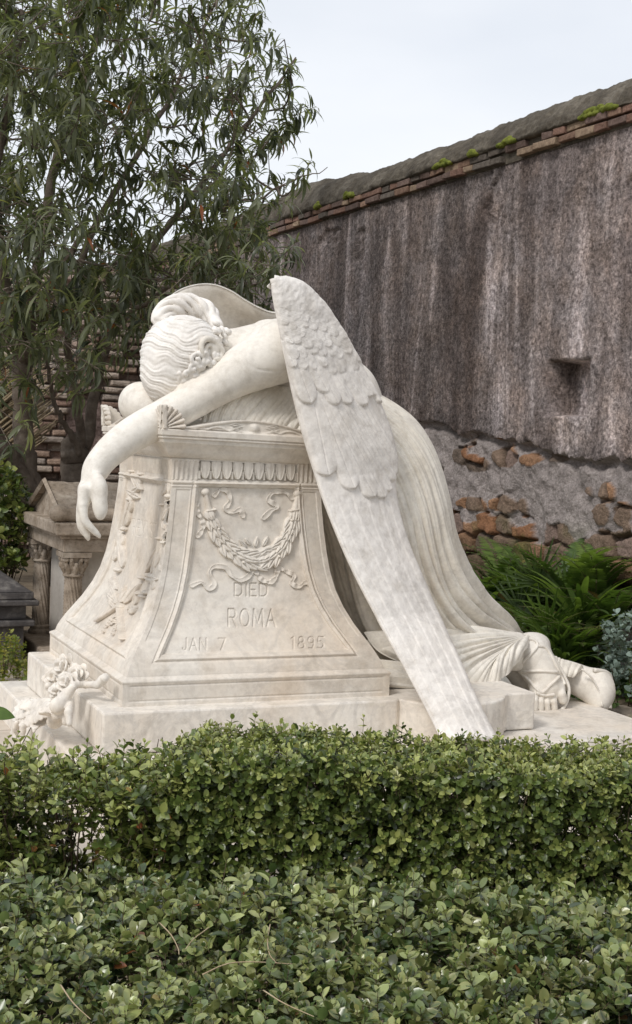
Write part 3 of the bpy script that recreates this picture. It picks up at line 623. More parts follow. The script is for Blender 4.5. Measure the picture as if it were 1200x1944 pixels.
# ---- feet
FT = SDF((2.1, .2, -.2), (3.1, 1.1, .3), .006)
FT.chain([at(985, 1240, .50), at(1008, 1240, .47), at(1028, 1280, .42), at(1040, 1308, .38)], [.072, .085, .078, .06], k=.04, n=9)
FT.ell(at(1018, 1222, .50), (.075, .06, .055), k=.04)
FT.cap(at(1020, 1312, .37), at(1056, 1306, .37), .042, .045, k=.03)
for i, (x0, y0, x1, y1, r) in enumerate(((1017, 1312, 1016, 1349, .0155), (1027, 1314, 1027, 1352, .0165), (1038, 1316, 1039, 1353, .0175), (1050, 1314, 1052, 1348, .0195), (1063, 1304, 1068, 1332, .026))):
    FT.chain([at(x0, y0, .35), at((x0 + x1) / 2, (y0 + y1) / 2 - 1, .325), at(x1, y1 - 4, .33)], [r * 1.05, r * .92, r], k=.006)
FT.chain([at(975, 1262, .62), at(1000, 1300, .60), at(1020, 1318, .6)], [.07, .06, .05], k=.03)   # other ankle in the shade
for i in range(4): FT.cap(at(1000 + 3 * i, 1316 + i * 8, .55 - .02 * i), at(1020 + 2 * i, 1320 + i * 8, .5 - .02 * i), .02, .018, k=.006)
FT.build('near_foot', M['skin'], ang, lambda V, F: relax(V, F, 1, .4))
FF = SDF((2.2, .2, -.22), (3.1, .9, .15), .007)
FF.chain([at(1052, 1272, .62), at(1092, 1288, .52), at(1122, 1302, .45), at(1146, 1310, .42)], [.058, .062, .066, .066], k=.05, n=9)
FF.chain([at(1136, 1296, .43), at(1138, 1320, .40), at(1140, 1334, .38)], [.058, .056, .046], k=.05)
XS = at(1154, 1300, .42)[0]
def flat_sole(V, F): V = relax(V, F, 1, .4); V[:, 0] = np.minimum(V[:, 0], XS + .02 * (V[:, 2] + .1)); return V
FF.build('far_foot', M['skin'], ang, flat_sole)
# sandal straps and soles drape onto the feet
def bvh_of(o):
    me = o.data; n = len(me.vertices); co = np.zeros(n * 3, np.float32); me.vertices.foreach_get('co', co); co = co.reshape(-1, 3) 
    return BVHTree.FromPolygons([tuple(v) for v in co], [tuple(p.vertices) for p in me.polygons])
def drape(bv, pts, n=40, lift=.002):
    out = []
    for x, y in spline(pts, n):
        r = ray(x, y); h, nn_, _, _ = bv.ray_cast(Vector(CAM), Vector(r))
        if h is not None: out.append(np.array(h) + np.array(nn_) * lift * (1 if np.dot(nn_, r) < 0 else -1))
    return out
ft = bpy.data.objects['near_foot']; bv = bvh_of(ft); mb = MB()
for P in ([(990, 1216), (1010, 1214), (1020, 1226), (1000, 1250), (978, 1272)], [(1020, 1226), (1038, 1232), (1058, 1268), (1072, 1300)], [(980, 1274), (1005, 1274), (1030, 1274), (1058, 1276)], [(1062, 1284), (1045, 1300), (1026, 1314), (1004, 1290), (986, 1274)], [(1018, 1316), (1034, 1320), (1052, 1318)]):
    D_ = drape(bv, P)
    if len(D_) > 4: mb.tube(np.array(D_), .0085, 8)
mb.build('sandal_strap', M['skin'], ang, True)
mb = MB(); mb.tube(spline(A3((1036, 1226, .42), (1052, 1250, .40), (1072, 1285, .37), (1080, 1308, .35), (1076, 1332, .34), (1064, 1350, .33), (1045, 1359, .32), (1020, 1357, .33)), 40), .010, 8)
mb.build('sandal_sole', M['skin'], ang, True)
patch('hem_over_far_ankle', [A3((1040, 1242, .55), (1075, 1257, .50), (1108, 1267, .46)), A3((1044, 1262, .48), (1070, 1273, .44), (1100, 1276, .42)), A3((1050, 1285, .48), (1068, 1286, .43), (1084, 1282, .43))], 60, 60, lambda s, t: .008 * folds(s, 3, 4), M['gown'], .025)
mb = MB(); mb.tube(spline(A3((1128, 1272, .40), (1150, 1276, .41), (1159, 1287, .41), (1156, 1310, .38), (1158, 1345, .34)), 30), .012, 8); mb.tube(spline(A3((1104, 1270, .385), (1122, 1285, .362), (1138, 1315, .345), (1144, 1342, .33)), 20), .005, 6)
mb.build('sandal_sole', M['skin'], ang, True)

# ---- wings
def wing(name, Lp, Rp, ydep, feathers, nS=620, nT=250, thick=.045, ylift=.06, far=False, EW=9, mat='wing'):
    Lp = spline(Lp, nS); Rp = spline(Rp, nS); s = np.linspace(0, 1, nS)[:, None]; t = np.linspace(0, 1, nT)[None, :]
    X = Lp[:, :1] * (1 - t) + Rp[:, :1] * t; Y = Lp[:, 1:2] * (1 - t) + Rp[:, 1:2] * t
    D = ydep(s, t) - (0 if far else 1) * ylift * np.sin(np.clip(t, 0, 1) * math.pi) ** .8 * (1 - .5 * s)
    r = np.stack([(X - CX) / F, -(Y - CY) / F, np.ones_like(X)], -1) @ W2C; k_ = (D - CAM[1]) / r[..., 1]; P = CAM + r * k_[..., None]
    N = np.cross(np.gradient(P, axis=1), np.gradient(P, axis=0)); N /= np.linalg.norm(N, axis=2)[..., None]
    if (N.mean((0, 1)) @ (CAM - P.mean((0, 1)))) < 0: N = -N
    wpx = (Rp[:, :1] - Lp[:, :1]); e = np.sqrt(np.clip(np.minimum(np.minimum(t, 1 - t) * wpx / np.minimum(EW, wpx * .4), np.minimum(s, 1 - s) * 900 / EW), 0, 1)); e = np.sqrt(np.clip(1 - (1 - e ** 2) ** 2, 0, 1))
    H = feathers(X, Y, s, t) * e ** 3
    th_ = thick * (1 - .45 * s)
    Fr = P + N * (H + th_ * (e - 1) * .6)[..., None]; Bk = P - N * (th_ * (.4 + .6 * e))[..., None]
    m = nS * nT; q = gridfaces(nS, nT); f = Fr.reshape(-1, 3); z = q[len(q) // 2]
    if np.cross(f[z[2]] - f[z[0]], f[z[3]] - f[z[1]]) @ N[nS // 2, nT // 2] < 0: q = q[:, ::-1]
    idx = np.arange(m).reshape(nS, nT); loop = np.concatenate([idx[0], idx[1:, -1], idx[-1, -2::-1], idx[-2:0:-1, 0]]); l2 = np.roll(loop, -1)
    return mesh_obj(name, np.concatenate([f, Bk.reshape(-1, 3)]), [q, q[:, ::-1] + m, np.stack([loop, l2, l2 + m, loop + m], 1)], M[mat], ang)
FE = []   # feathers: root, tip, half width, layer height
for r0, tp, w in (((596, 770), (622, 903), 26), ((612, 770), (670, 929), 19), ((622, 770), (708, 945), 15), ((634, 765), (728, 946), 11), ((645, 760), (739, 932), 9), ((655, 752), (747, 912), 8), ((662, 745), (756, 900), 8), ((676, 735), (757, 884), 7)): FE.append((r0, tp, w, .012))
for r0, tp, w in (((560, 685), (588, 766), 18), ((590, 690), (618, 745), 14), ((600, 690), (638, 768), 14), ((622, 690), (662, 767), 11), ((640, 685), (692, 770), 11), ((652, 680), (702, 754), 8), ((664, 678), (714, 752), 8), ((672, 676), (722, 765), 6)): FE.append((r0, tp, w, .021))
rr_ = np.random.default_rng(5)
for row, yy in enumerate(range(585, 716, 19)):
    t0 = 0.0
    xl = 520 + (yy - 560) * .22; xr = 575 + (yy - 545) * .8; n_ = max(3, int((xr - xl) / 17))
    for k in range(n_):
        x = xl + (xr - xl) * (k + .5 + .35 * (row % 2)) / n_; y = yy + rr_.uniform(-6, 6) - 8 * abs((k + .5) / n_ - .5); L_ = rr_.uniform(22, 32)
        FE.append(((x - 8 - L_ * .3, y - L_), (x + rr_.uniform(-5, 5), y + 2 + rr_.uniform(-6, 6)), rr_.uniform(8, 14), .026 + (row % 2) * .001 + rr_.uniform(-.003, .003)))
def feather_field(X, Y, s, t):
    H = np.zeros(X.shape); sh = X.shape
    for (rx, ry), (tx, ty), w, lay in FE[::1]:
        L_ = math.hypot(tx - rx, ty - ry); ux, uy = (tx - rx) / L_, (ty - ry) / L_
        m = (np.abs(X - (rx + tx) / 2) < L_ / 2 + w) & (np.abs(Y - (ry + ty) / 2) < L_ / 2 + w); x = X[m] - rx; y = Y[m] - ry
        a = (x * ux + y * uy); b_ = -x * uy + y * ux; tip_ = np.clip((a - (L_ - w * 1.1)) / (w * 1.1), 0, 1); hw = w * np.sqrt(np.clip(1 - tip_ ** 2, 0, 1)) + 1e-3; q = np.abs(b_) / hw; ok = (a > -w) & (a < L_) & (q < 1)
        amp_ = .0145 if lay < .024 else .007; v = lay * .55 - .35 * amp_ + amp_ * (.45 + .55 * np.clip(a / L_, 0, 1)) * np.sqrt(np.clip(1 - q * q * .9, 0, 1)) - (.0028 if lay < .024 else .001) * np.exp(-(b_ / 1.2) ** 2) + (.0005 if lay < .024 else .0003) * np.sin(b_ * 1.3 + a * .9)
        old = H[m]; H[m] = np.where(ok & (v > old), v, old)
    # the upper arch of the wing is solid down to the first feather rows
    up = .021 * sst(625, 560, Y - .35 * (X - 520)); H = np.maximum(H, up)
    # long primaries below: faint parallel edges
    low = sst(900, 980, Y)
    for tt_ in (.22, .42, .6, .76, .89): H += low * .0022 * sst(-.03, .0, t - tt_ - .02 * np.sin(s * 9)) * (1 - sst(0, .09, t - tt_ - .02 * np.sin(s * 9)))
    H += .004 * (fbm(X / 14, Y / 17, 3, 9) - .5) + .005 * sst(780, 640, Y) * (fbm(X / 9, Y / 9, 2, 4) - .5)
    H -= .003 * np.exp(-((t - .06) / .015) ** 2) * sst(900, 1000, Y)
    return H
NL = [(517, 533), (513.5, 542), (513, 555), (516, 575), (524, 610), (533, 650), (543, 690), (558, 758), (575, 825), (594, 887), (613, 945), (634, 1000), (657, 1055), (682, 1108), (710, 1162), (738, 1215), (768, 1272), (797, 1328), (822, 1376), (838, 1402)]
NR = [(521, 529), (533, 526), (558, 528.5), (585, 541), (614, 569), (640, 604), (668, 648), (700, 710), (733, 775), (757, 850), (757, 925), (768, 985), (786, 1040), (808, 1092), (830, 1145), (853, 1195), (878, 1250), (905, 1312), (936, 1376), (950, 1402)]
def nyd(s, t):
    a = np.interp(s, [0, .15, .35, .5, .75, .92, 1], [.20, .16, .10, .06, -.12, -.33, -.43]); b_ = np.interp(s, [0, .15, .35, .5, .75, .92, 1], [.26, .28, .30, .26, .03, -.33, -.42]); return a * (1 - t) + b_ * t
wing('near_wing', NL, NR, nyd, feather_field)
def far_f(X, Y, s, t): return .02 * sst(.25, 0, t) * 0 + .003 * (fbm(X / 16, Y / 16, 2, 3) - .5)
FL = [(530, 606), (505, 602), (480, 591), (455, 576), (430, 559), (402, 548), (372, 548), (342, 558), (319, 577), (307, 604), (302, 640), (312, 700), (345, 790), (400, 900), (470, 1020), (560, 1140), (640, 1250)]
FR = [(545, 660), (520, 652), (498, 645), (478, 640), (458, 636), (438, 636), (424, 642), (415, 652), (412, 668), (415, 690), (425, 720), (450, 770), (490, 850), (540, 950), (600, 1060), (650, 1150), (680, 1240)]
def fyd(s, t): return 1.10 + .14 * np.sin(t * math.pi * .5) + .10 * s
wing('far_wing', FL, FR, fyd, far_f, 420, 120, .07, .0, True, 12, 'skin')

# ------------------------------------------------------------------ carved flowers on the steps
fl = thing('carved_flower_spray', 'carved marble spray of flowers and leaves spilling down the left steps of the base', 'carved flowers', (-.25, .6, -.2))
S = SDF((-.6, -.2, -.5), (.1, 1.3, .25), .0052)
def X3(x, y, X): return on(x, y, 'x', X)
def petal(c, n, r, w, th_=.012, k=.008, roll=0):
    n = nrm(n); a = nrm(np.cross(n, [.3, .2, 1])); b_ = np.cross(n, a); ca, sa = math.cos(roll), math.sin(roll); a, b_ = a * ca + b_ * sa, b_ * ca - a * sa
    S.ell(c, (r, w, th_), axes=(a, b_, n), k=k)
# upper rose cluster against the upper step
for bx, by, bX, br in ((124, 1268, -.13, .05), (148, 1282, -.13, .042), (104, 1290, -.16, .044), (130, 1300, -.18, .046), (108, 1312, -.19, .03)):
    c0 = X3(bx, by, bX); ax_ = nrm(np.array([-.75, -.6, .55]) + rng.normal(0, .2, 3)); e1 = nrm(np.cross(ax_, [.2, .3, 1])); e2 = np.cross(ax_, e1)
    for ring, (np_, rr0, lift) in enumerate(((6, .9, .0), (5, .55, .35), (3, .22, .55))):
        for k in range(np_):
            a_ = k * 2 * math.pi / np_ + ring * .6; o_ = e1 * math.cos(a_) + e2 * math.sin(a_); cc = c0 + o_ * br * rr0 + ax_ * br * lift; nn_ = nrm(ax_ * (.95 - ring * .3) + o_ * (-.35 - ring * .25)); tt_ = nrm(o_ - nn_ * (o_ @ nn_)); S.ell(cc, (br * .6, br * .52, .0065), axes=(tt_, np.cross(nn_, tt_), nn_), k=.002)
for x, y in ((92, 1302), (98, 1310), (107, 1306)): S.cap(X3(x, y, -.2), X3(x, y, -.2), .018, k=.004)
S.chain([X3(140, 1300, -.17), X3(162, 1300, -.11), X3(185, 1300, -.08), X3(196, 1290, -.06)], [.015, .015, .017, .022], k=.008); S.cap(X3(198, 1288, -.07), X3(200, 1286, -.06), .019, k=.008)
# trumpet blossoms over the edge
S.chain([X3(138, 1305, -.2), X3(122, 1325, -.23), X3(110, 1340, -.26)], [.018, .026, .036], k=.01); S.chain([X3(118, 1335, -.24), X3(108, 1358, -.26), X3(104, 1368, -.25)], [.022, .02, .036], k=.01)
for x, y, x1, y1 in ((128, 1335, 124, 1372), (134, 1330, 132, 1374), (120, 1350, 116, 1372)): S.chain([X3(x, y, -.2), X3((x + x1) / 2 - 3, (y + y1) / 2, -.23), X3(x1, y1, -.23)], [.014, .018, .013], k=.005)
# long leaves drooping to the left
for i, (P, w) in enumerate((([(98, 1330), (80, 1334), (55, 1338), (38, 1344)], .026), ([(104, 1340), (75, 1343), (48, 1352), (30, 1362)], .032), ([(106, 1348), (80, 1354), (55, 1368), (40, 1380)], .036), ([(100, 1362), (82, 1366), (68, 1378), (60, 1392)], .03),
                            ([(85, 1335), (60, 1336), (40, 1334)], .028), ([(104, 1352), (90, 1356), (78, 1352)], .026), ([(60, 1328), (45, 1334), (32, 1350), (28, 1368)], .024))):
    Q = spline(np.array([X3(x, y, -.24 - .035 * j - .01 * (i % 3)) for j, (x, y) in enumerate(P)]), 9)
    for j in range(8):
        c = (Q[j] + Q[j + 1]) / 2; t_ = nrm(Q[j + 1] - Q[j]); side = nrm(np.cross(t_, [-.6, -.6, .6])); n_ = np.cross(t_, side); S.ell(c, (np.linalg.norm(Q[j + 1] - Q[j]) * .8, w * math.sin((j + 1) / 9 * math.pi) ** .5 * 1.1, .0075), axes=(t_, side, n_), k=.003)
for P in ([(32, 1372), (28, 1392), (30, 1405)], [(44, 1378), (42, 1400), (44, 1415)], [(56, 1385), (55, 1402), (57, 1420)]): S.chain([X3(x, y, -.36) for x, y in P], [.012, .02, .012], k=.005)
S.build('flower_cluster', M['slab'], fl, lambda V, F: relax(V, F, 1, .4))
# ------------------------------------------------------------------ ground, paving
def rough_mat(name, cols, scale=8, rough=.9, bstr=.5, bdist=.02, attr=False, spk=None):
    m, nt, b = mat_new(name); n = noise(nt, scale, 7, .62); r = ramp(nt, cols); nt.links.new(n.outputs['Fac'], r.inputs['Fac']); c = r.outputs['Color']
    if attr:
        a = nt.nodes.new('ShaderNodeAttribute'); a.attribute_name = 'Col'; c = mixc(nt, 1.0, a.outputs['Color'], c, 'MULTIPLY')
    if spk:
        n2 = noise(nt, spk[0], 4, .75); r2 = ramp(nt, [(.25, spk[1]), (.5, (1, 1, 1)), (.78, spk[2])]); nt.links.new(n2.outputs['Fac'], r2.inputs['Fac']); c = mixc(nt, 1.0, c, r2.outputs['Color'], 'MULTIPLY')
    nt.links.new(c, b.inputs['Base Color']); b.inputs['Roughness'].default_value = rough; b.inputs['Specular IOR Level'].default_value = .25
    n3 = noise(nt, scale * 4, 5, .6); bump(nt, b, n3.outputs['Fac'], bstr, bdist); return m
M['soil'] = rough_mat('garden_soil', [(.3, (.10, .075, .05)), (.7, (.2, .16, .11))], 5)
M['gravel'] = rough_mat('pale_paving', [(.3, (.46, .41, .35)), (.7, (.62, .57, .5))], 6, .85, .3, .008)
M['kerb'] = rough_mat('mossy_stone', [(.3, (.12, .10, .07)), (.6, (.24, .2, .16)), (.8, (.10, .13, .04))], 12)
gx = np.concatenate([-np.geomspace(200, 4, 12), np.linspace(-3, 8, 56), np.geomspace(9, 200, 12)]); gy = np.concatenate([-np.geomspace(200, 8, 10), np.linspace(-7, 12, 96), np.geomspace(13, 200, 12)])
GX, GY = np.meshgrid(gx, gy); GZ = -.385 + .03 * (fbm(GX * 1.3, GY * 1.3, 4) - .5) * (np.hypot(GX, GY) < 40) + .12 * sst(2.8, 3.3, GX) * (GX < 6)
struct(mesh_obj('ground', np.stack([GX, GY, GZ], -1).reshape(-1, 3), gridfaces(len(gy), len(gx)), M['soil']))
mb = MB()
for i in range(6):
    for j in range(7):
        x0 = -1.75 + i * .8; y0 = -1.45 + j * .62 + .2 * (i % 2); mb.box((x0 + .004, y0 + .004, -.44), (x0 + .796, y0 + .616, -.352 + rng.uniform(-.002, .002)), rng.uniform(.86, 1.04) * np.array([1, .985, .96]))
M['paving'] = rough_mat('paving_stone', [(.3, (.5, .44, .37)), (.7, (.66, .6, .53))], 4, .8, .25, .006, attr=True)
o = mb.build('path', M['paving']); bevel(o, .004); struct(o)

# ------------------------------------------------------------------ boundary wall
WX = 3.6
M['plaster'] = mpl = None
m, nt, b = mat_new('stained_plaster')
a = nt.nodes.new('ShaderNodeAttribute'); a.attribute_name = 'Col'
n1 = noise(nt, 1.0, 4, .6, 1.1, stretch=(1, 2.3, .34)); r1 = ramp(nt, [(.36, (.46, .42, .40)), (.47, (.78, .74, .72)), (.54, (1.0, .97, .95)), (.63, (1.85, 1.82, 1.84))]); nt.links.new(n1.outputs['Fac'], r1.inputs['Fac'])
nA = noise(nt, .9, 4, .6, .5); rA = ramp(nt, [(.36, (.45, .45, .45)), (.56, (1, 1, 1))]); nt.links.new(nA.outputs['Fac'], rA.inputs['Fac'])
c = mixc(nt, rA.outputs['Color'], a.outputs['Color'], mixc(nt, 1.0, a.outputs['Color'], r1.outputs['Color'], 'MULTIPLY'))
nB = noise(nt, 2.6, 6, .68, .6); rB = ramp(nt, [(.36, (.68, .66, .64)), (.52, (1, 1, 1)), (.7, (1.28, 1.25, 1.22))]); nt.links.new(nB.outputs['Fac'], rB.inputs['Fac']); c = mixc(nt, 1.0, c, rB.outputs['Color'], 'MULTIPLY')
n1b = noise(nt, 1.0, 2, .5, .5, stretch=(1, 6, .9)); r1b = ramp(nt, [(.36, (.86, .85, .84)), (.64, (1.12, 1.12, 1.12))]); nt.links.new(n1b.outputs['Fac'], r1b.inputs['Fac']); c = mixc(nt, 1.0, c, r1b.outputs['Color'], 'MULTIPLY')
n2 = noise(nt, 34, 4, .85); r2 = ramp(nt, [(.36, (.36, .34, .34)), (.48, (.92, .92, .92)), (.56, (1.3, 1.3, 1.3)), (.66, (2.0, 2.0, 2.0))]); nt.links.new(n2.outputs['Fac'], r2.inputs['Fac']); c = mixc(nt, 1.0, c, r2.outputs['Color'], 'MULTIPLY')
n4 = noise(nt, 3.5, 5, .6); r4 = ramp(nt, [(.4, (1, 1, 1)), (.7, (1.07, .99, .91))]); nt.links.new(n4.outputs['Fac'], r4.inputs['Fac']); c = mixc(nt, 1.0, c, r4.outputs['Color'], 'MULTIPLY')
nt.links.new(c, b.inputs['Base Color']); b.inputs['Roughness'].default_value = .92; b.inputs['Specular IOR Level'].default_value = .2
n5 = noise(nt, 34, 5, .65); bump(nt, b, n5.outputs['Fac'], .8, .02); M['plaster'] = m
M['rubble'] = rough_mat('rubble_stone', [(.3, (.72, .7, .68)), (.7, (1.2, 1.18, 1.16))], 14, .95, .9, .02, attr=True, spk=(60, (.55, .53, .5), (1.5, 1.48, 1.45)))
M['coping'] = rough_mat('weathered_coping', [(.3, (.045, .038, .028)), (.5, (.085, .072, .055)), (.72, (.17, .15, .12))], 4.5, .95, .9, .02, spk=(45, (.6, .58, .55), (1.5, 1.5, 1.45)))
M['brick'] = rough_mat('old_brick', [(.3, (.62, .58, .56)), (.7, (1.2, 1.2, 1.2))], 20, .92, .8, .012, attr=True, spk=(70, (.6, .6, .6), (1.4, 1.4, 1.4)))
wall = thing('boundary_wall', 'tall weathered plaster boundary wall with brick band, rounded coping and a square niche', 'wall', (3.7, 5, -.4))
ys = np.concatenate([np.linspace(-1.5, .8, 90), np.linspace(.81, 5.5, 430), np.linspace(5.53, 16, 330)]); zs = np.concatenate([np.linspace(-.5, .15, 60), np.linspace(.16, 1.45, 125), np.linspace(1.462, 3.2, 135)])
Y, Z = np.meshgrid(ys, zs)
def voronoi(u, v, s=0, jit=.42):
    iu, iv = np.floor(u), np.floor(v); d1 = np.full(u.shape, 9.); d2 = d1.copy(); idh = np.zeros(u.shape)
    for a_ in (-1, 0, 1):
        for b_ in (-1, 0, 1):
            cu, cv = iu + a_, iv + b_; x = cu + .5 + (hash2(cu, cv, s) - .5) * 2 * jit; y = cv + .5 + (hash2(cu, cv, s + 5) - .5) * 2 * jit
            d = np.hypot(u - x, v - y); idc = hash2(cu, cv, s + 9); n_ = d < d1; d2 = np.where(n_, d1, np.minimum(d2, d)); idh = np.where(n_, idc, idh); d1 = np.where(n_, d, d1)
    return d1, d2, idh
zl = np.interp(Y, [-1.5, 1.46, 2.28, 2.68, 3.43, 4.29, 6, 16], [1.0, 1.06, 1.08, 1.13, 1.22, 1.31, 1.25, 1.2]) + .10 * (fbm(Y * 3, Y * 0 + 3, 5) - .5) + .07 * (fbm(Y * 14, Z * 6, 4, 4) - .5)
plast = sst(-.006, .012, Z - zl)
Dp = .018 * (fbm(Y * 2.2, Z * 2.2, 5, 1) - .5) + .010 * (fbm(Y * 18, Z * 18, 3, 2) - .5)
# cracked, lifting edge just above the break
nearl = np.exp(-((Z - zl) / .09) ** 2); Dp += nearl * .035 * (fbm(Y * 13, Z * 16, 4, 7) - .35)
# spalls near the top and a few cracks
for cy_, cz_, ry, rz_ in ((3.3, 2.92, .14, .2), (5.6, 2.85, .12, .16), (6.3, 3.0, .3, .08), (1.6, 2.75, .08, .12), (8.2, 2.9, .3, .12)):
    q = np.hypot((Y - cy_) / ry, (Z - cz_) / rz_) + .9 * (fbm(Y * 9, Z * 9, 4, 3) - .5); Dp -= .03 * sst(1.0, .85, q); Dp += .012 * sst(.7, .5, q) * (fbm(Y * 22, Z * 22, 3, 8) > .5)
cr = np.abs(fbm(Y * 3.1 + 5, Z * 3.1, 5, 12) - .5); Dp -= .008 * np.exp(-(cr / .006) ** 2) * (fbm(Y, Z, 2, 30) > .52)
ni = np.minimum(np.minimum(Y - 1.965, 2.47 - Y), np.minimum(Z - (1.365 - .0), 1.735 - Z)); Dp -= .20 * sst(-.001, .007, ni)
Dp += .02 * np.exp(-((Z - 1.34) / .06) ** 2) * sst(1.85, 1.95, Y) * sst(2.75, 2.5, Y) * (fbm(Y * 16, Z * 16, 3, 4))
# rubble
u, v = Y * 3.6, Z * 6.2; wob = .35 * (fbm(Y * 5, Z * 5, 3, 6) - .5); d1, d2, sid = voronoi(u + wob, v + wob, 3, .36); edge_ = d2 - d1
mort = fbm(Y * 2.0 + 9, Z * 2.4, 5, 21); mort_hi = .445 + .28 * sst(.70, .48, Z)
for sx_, sy_, sa, sb in ((1150, 935, .085, .06), (1137, 976, .09, .07), (1176, 976, .09, .07), (1113, 940, .03, .05), (900, 880, .16, .06), (955, 868, .16, .07), (1003, 872, .12, .04), (1045, 868, .10, .03), (870, 865, .12, .07), (955, 958, .17, .06), (893, 957, .2, .05), (988, 965, .06, .06), (935, 1003, .10, .06), (1060, 1003, .10, .04)):
    c_ = on(sx_, sy_, 'x', WX); mort_hi = mort_hi + .6 * sst(1.25, .85, np.hypot((Y - c_[1]) / sa, (Z - c_[2]) / sb) + .5 * (fbm(Y * 9, Z * 9, 3, 90) - .5))
for sx_, sy_, sa, sb in ((1020, 1000, .07, .22), (1060, 960, .4, .12)):
    c_ = on(sx_, sy_, 'x', WX); mort_hi = mort_hi - .5 * sst(1.15, .85, np.hypot((Y - c_[1]) / sa, (Z - c_[2]) / sb) + .7 * (fbm(Y * 9, Z * 9, 3, 92) - .5)) ; covered = (mort > mort_hi - .06)

stone_h = -.085 + .075 * sst(0, .22, edge_) - .05 * (sid - .5) + .03 * (fbm(Y * 14, Z * 14, 4, 2) - .5); mort_h = -.035 + .09 * (fbm(Y * 7, Z * 7, 5, 41) - .45) + .012 * (fbm(Y * 30, Z * 30, 2, 44) - .5)
cv_s = np.clip((mort - mort_hi + .06 + .05 * (fbm(Y * 26, Z * 26, 3, 120) - .5)) / .02, 0, 1) * covered
Dr = stone_h * (1 - cv_s) + np.maximum(mort_h, stone_h - .03) * cv_s; Dr -= .055 * np.exp(-((Z - zl + .03) / .03) ** 2)
D_ = Dp * plast + Dr * (1 - plast)
base_c = np.array([.205, .184, .182]); lite = sst(3.6, 1.2, Y)[..., None]; Cc = base_c * (1 + .45 * lite) * (1 + .25 * (fbm(Y * 1.2, Z * 1.2, 3, 50) - .5))[..., None]
Cc = Cc * np.where((np.abs(Z - 1.33) < .12) & (Y > 1.85) & (Y < 2.8), 1.15, 1)[..., None]
Cc = Cc * (1 - .35 * np.exp(-((Z - zl) / .14) ** 2) * (fbm(Y * 5, Z * 4, 3, 60) > .45))[..., None]
pal = np.array([[.30, .155, .085], [.34, .20, .12], [.22, .16, .12], [.40, .27, .15], [.17, .135, .11], [.27, .2, .17]]); sc_ = pal[np.minimum((sid * 6).astype(int), 5)] * .95
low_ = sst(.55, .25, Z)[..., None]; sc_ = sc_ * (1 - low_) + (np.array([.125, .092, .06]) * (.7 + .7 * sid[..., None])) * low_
moss = (sst(.48, .6, fbm(Y * 3, Z * 3, 4, 71)) * sst(.75, .35, Z))[..., None]; mc = np.array([.30, .27, .262]) * (.8 + .5 * fbm(Y * 4, Z * 4, 3, 80))[..., None]
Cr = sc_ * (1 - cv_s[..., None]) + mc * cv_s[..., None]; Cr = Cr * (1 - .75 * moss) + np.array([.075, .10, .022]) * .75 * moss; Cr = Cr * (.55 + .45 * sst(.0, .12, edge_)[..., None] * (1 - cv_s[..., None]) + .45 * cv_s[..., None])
P = np.stack([WX - D_, Y, Z], -1).reshape(-1, 3); q = gridfaces(len(zs), len(ys)); isp = (plast > .5).ravel(); fm = isp[q].all(1)
def sub(name, mask, mat, C_, parent):
    fo = q[mask]; us = np.unique(fo); mp_ = np.zeros(len(P), int); mp_[us] = np.arange(len(us)); return mesh_obj(name, P[us], mp_[fo][:, ::-1], mat, parent, True, C_.reshape(-1, 3)[us])
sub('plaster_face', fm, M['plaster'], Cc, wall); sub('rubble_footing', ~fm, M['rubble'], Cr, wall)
mb = MB(); mb.box((WX + .25, -1.5, -.6), (WX + .75, 16, 3.3)); mb.build('wall_core', M['coping'], wall)
# coping
yc = np.linspace(-1.5, 16, 900); pr = np.array([(WX - .015, 3.29), (WX - .05, 3.30), (WX - .052, 3.325), (WX - .03, 3.37), (WX + .005, 3.42), (WX + .05, 3.465), (WX + .11, 3.51), (WX + .19, 3.545), (WX + .3, 3.56), (WX + .42, 3.54), (WX + .55, 3.47), (WX + .65, 3.36), (WX + .68, 3.25)])
pr = spline(pr, 46); Yc = np.repeat(yc[:, None], 46, 1); sp_ = np.linspace(0, 1, 46)[None, :]
zt = np.interp(yc, [-1.5, 4, 6, 7.2, 9, 16], [0, 0, .02, .10, .08, .05])[:, None]
nz_ = .05 * (fbm(Yc * 1.6, sp_ * 3 + 0 * Yc, 4, 3) - .5) + .04 * (fbm(Yc * 9, sp_ * 12, 5, 5) - .5) + .014 * (fbm(Yc * 30, sp_ * 40, 2, 15) - .5) + .05 * (fbm(Yc * .9, sp_ * 0 + 1, 3, 8) - .5)
Pc = np.stack([pr[None, :, 0] - nz_ * (1 - sp_), Yc, pr[None, :, 1] + nz_ * (.4 + sp_) * sst(0, .2, sp_) + zt * sst(0, .4, sp_)], -1)
mesh_obj('coping', Pc.reshape(-1, 3), gridfaces(900, 46), M['coping'], wall)
mb = MB()
for row, (z0, z1, xo) in enumerate(((3.185, 3.232, .052), (3.247, 3.293, .042))):
    y = -1.5
    while y < 15.5:
        L_ = rng.uniform(.13, .3); cb = np.array([[.23, .14, .105], [.27, .175, .125], [.17, .12, .10], [.33, .245, .17], [.14, .12, .10]][rng.integers(5)]) * rng.uniform(.75, 1.1)
        if rng.random() > .08: dz = rng.uniform(-.006, .006); mb.box((WX - xo - rng.uniform(-.012, .014), y, z0 + dz), (WX + .06, y + L_ - rng.uniform(.006, .02), z1 + dz), cb, jit=.005)
        y += L_
o = mb.build('brick_course', M['brick'], wall); bevel(o, .006)
mb = MB(); mb.box((WX - .008, -1.5, 3.17), (WX + .2, 16, 3.31), (.5, .46, .42)); mb.build('mortar_bed', M['coping'], wall)
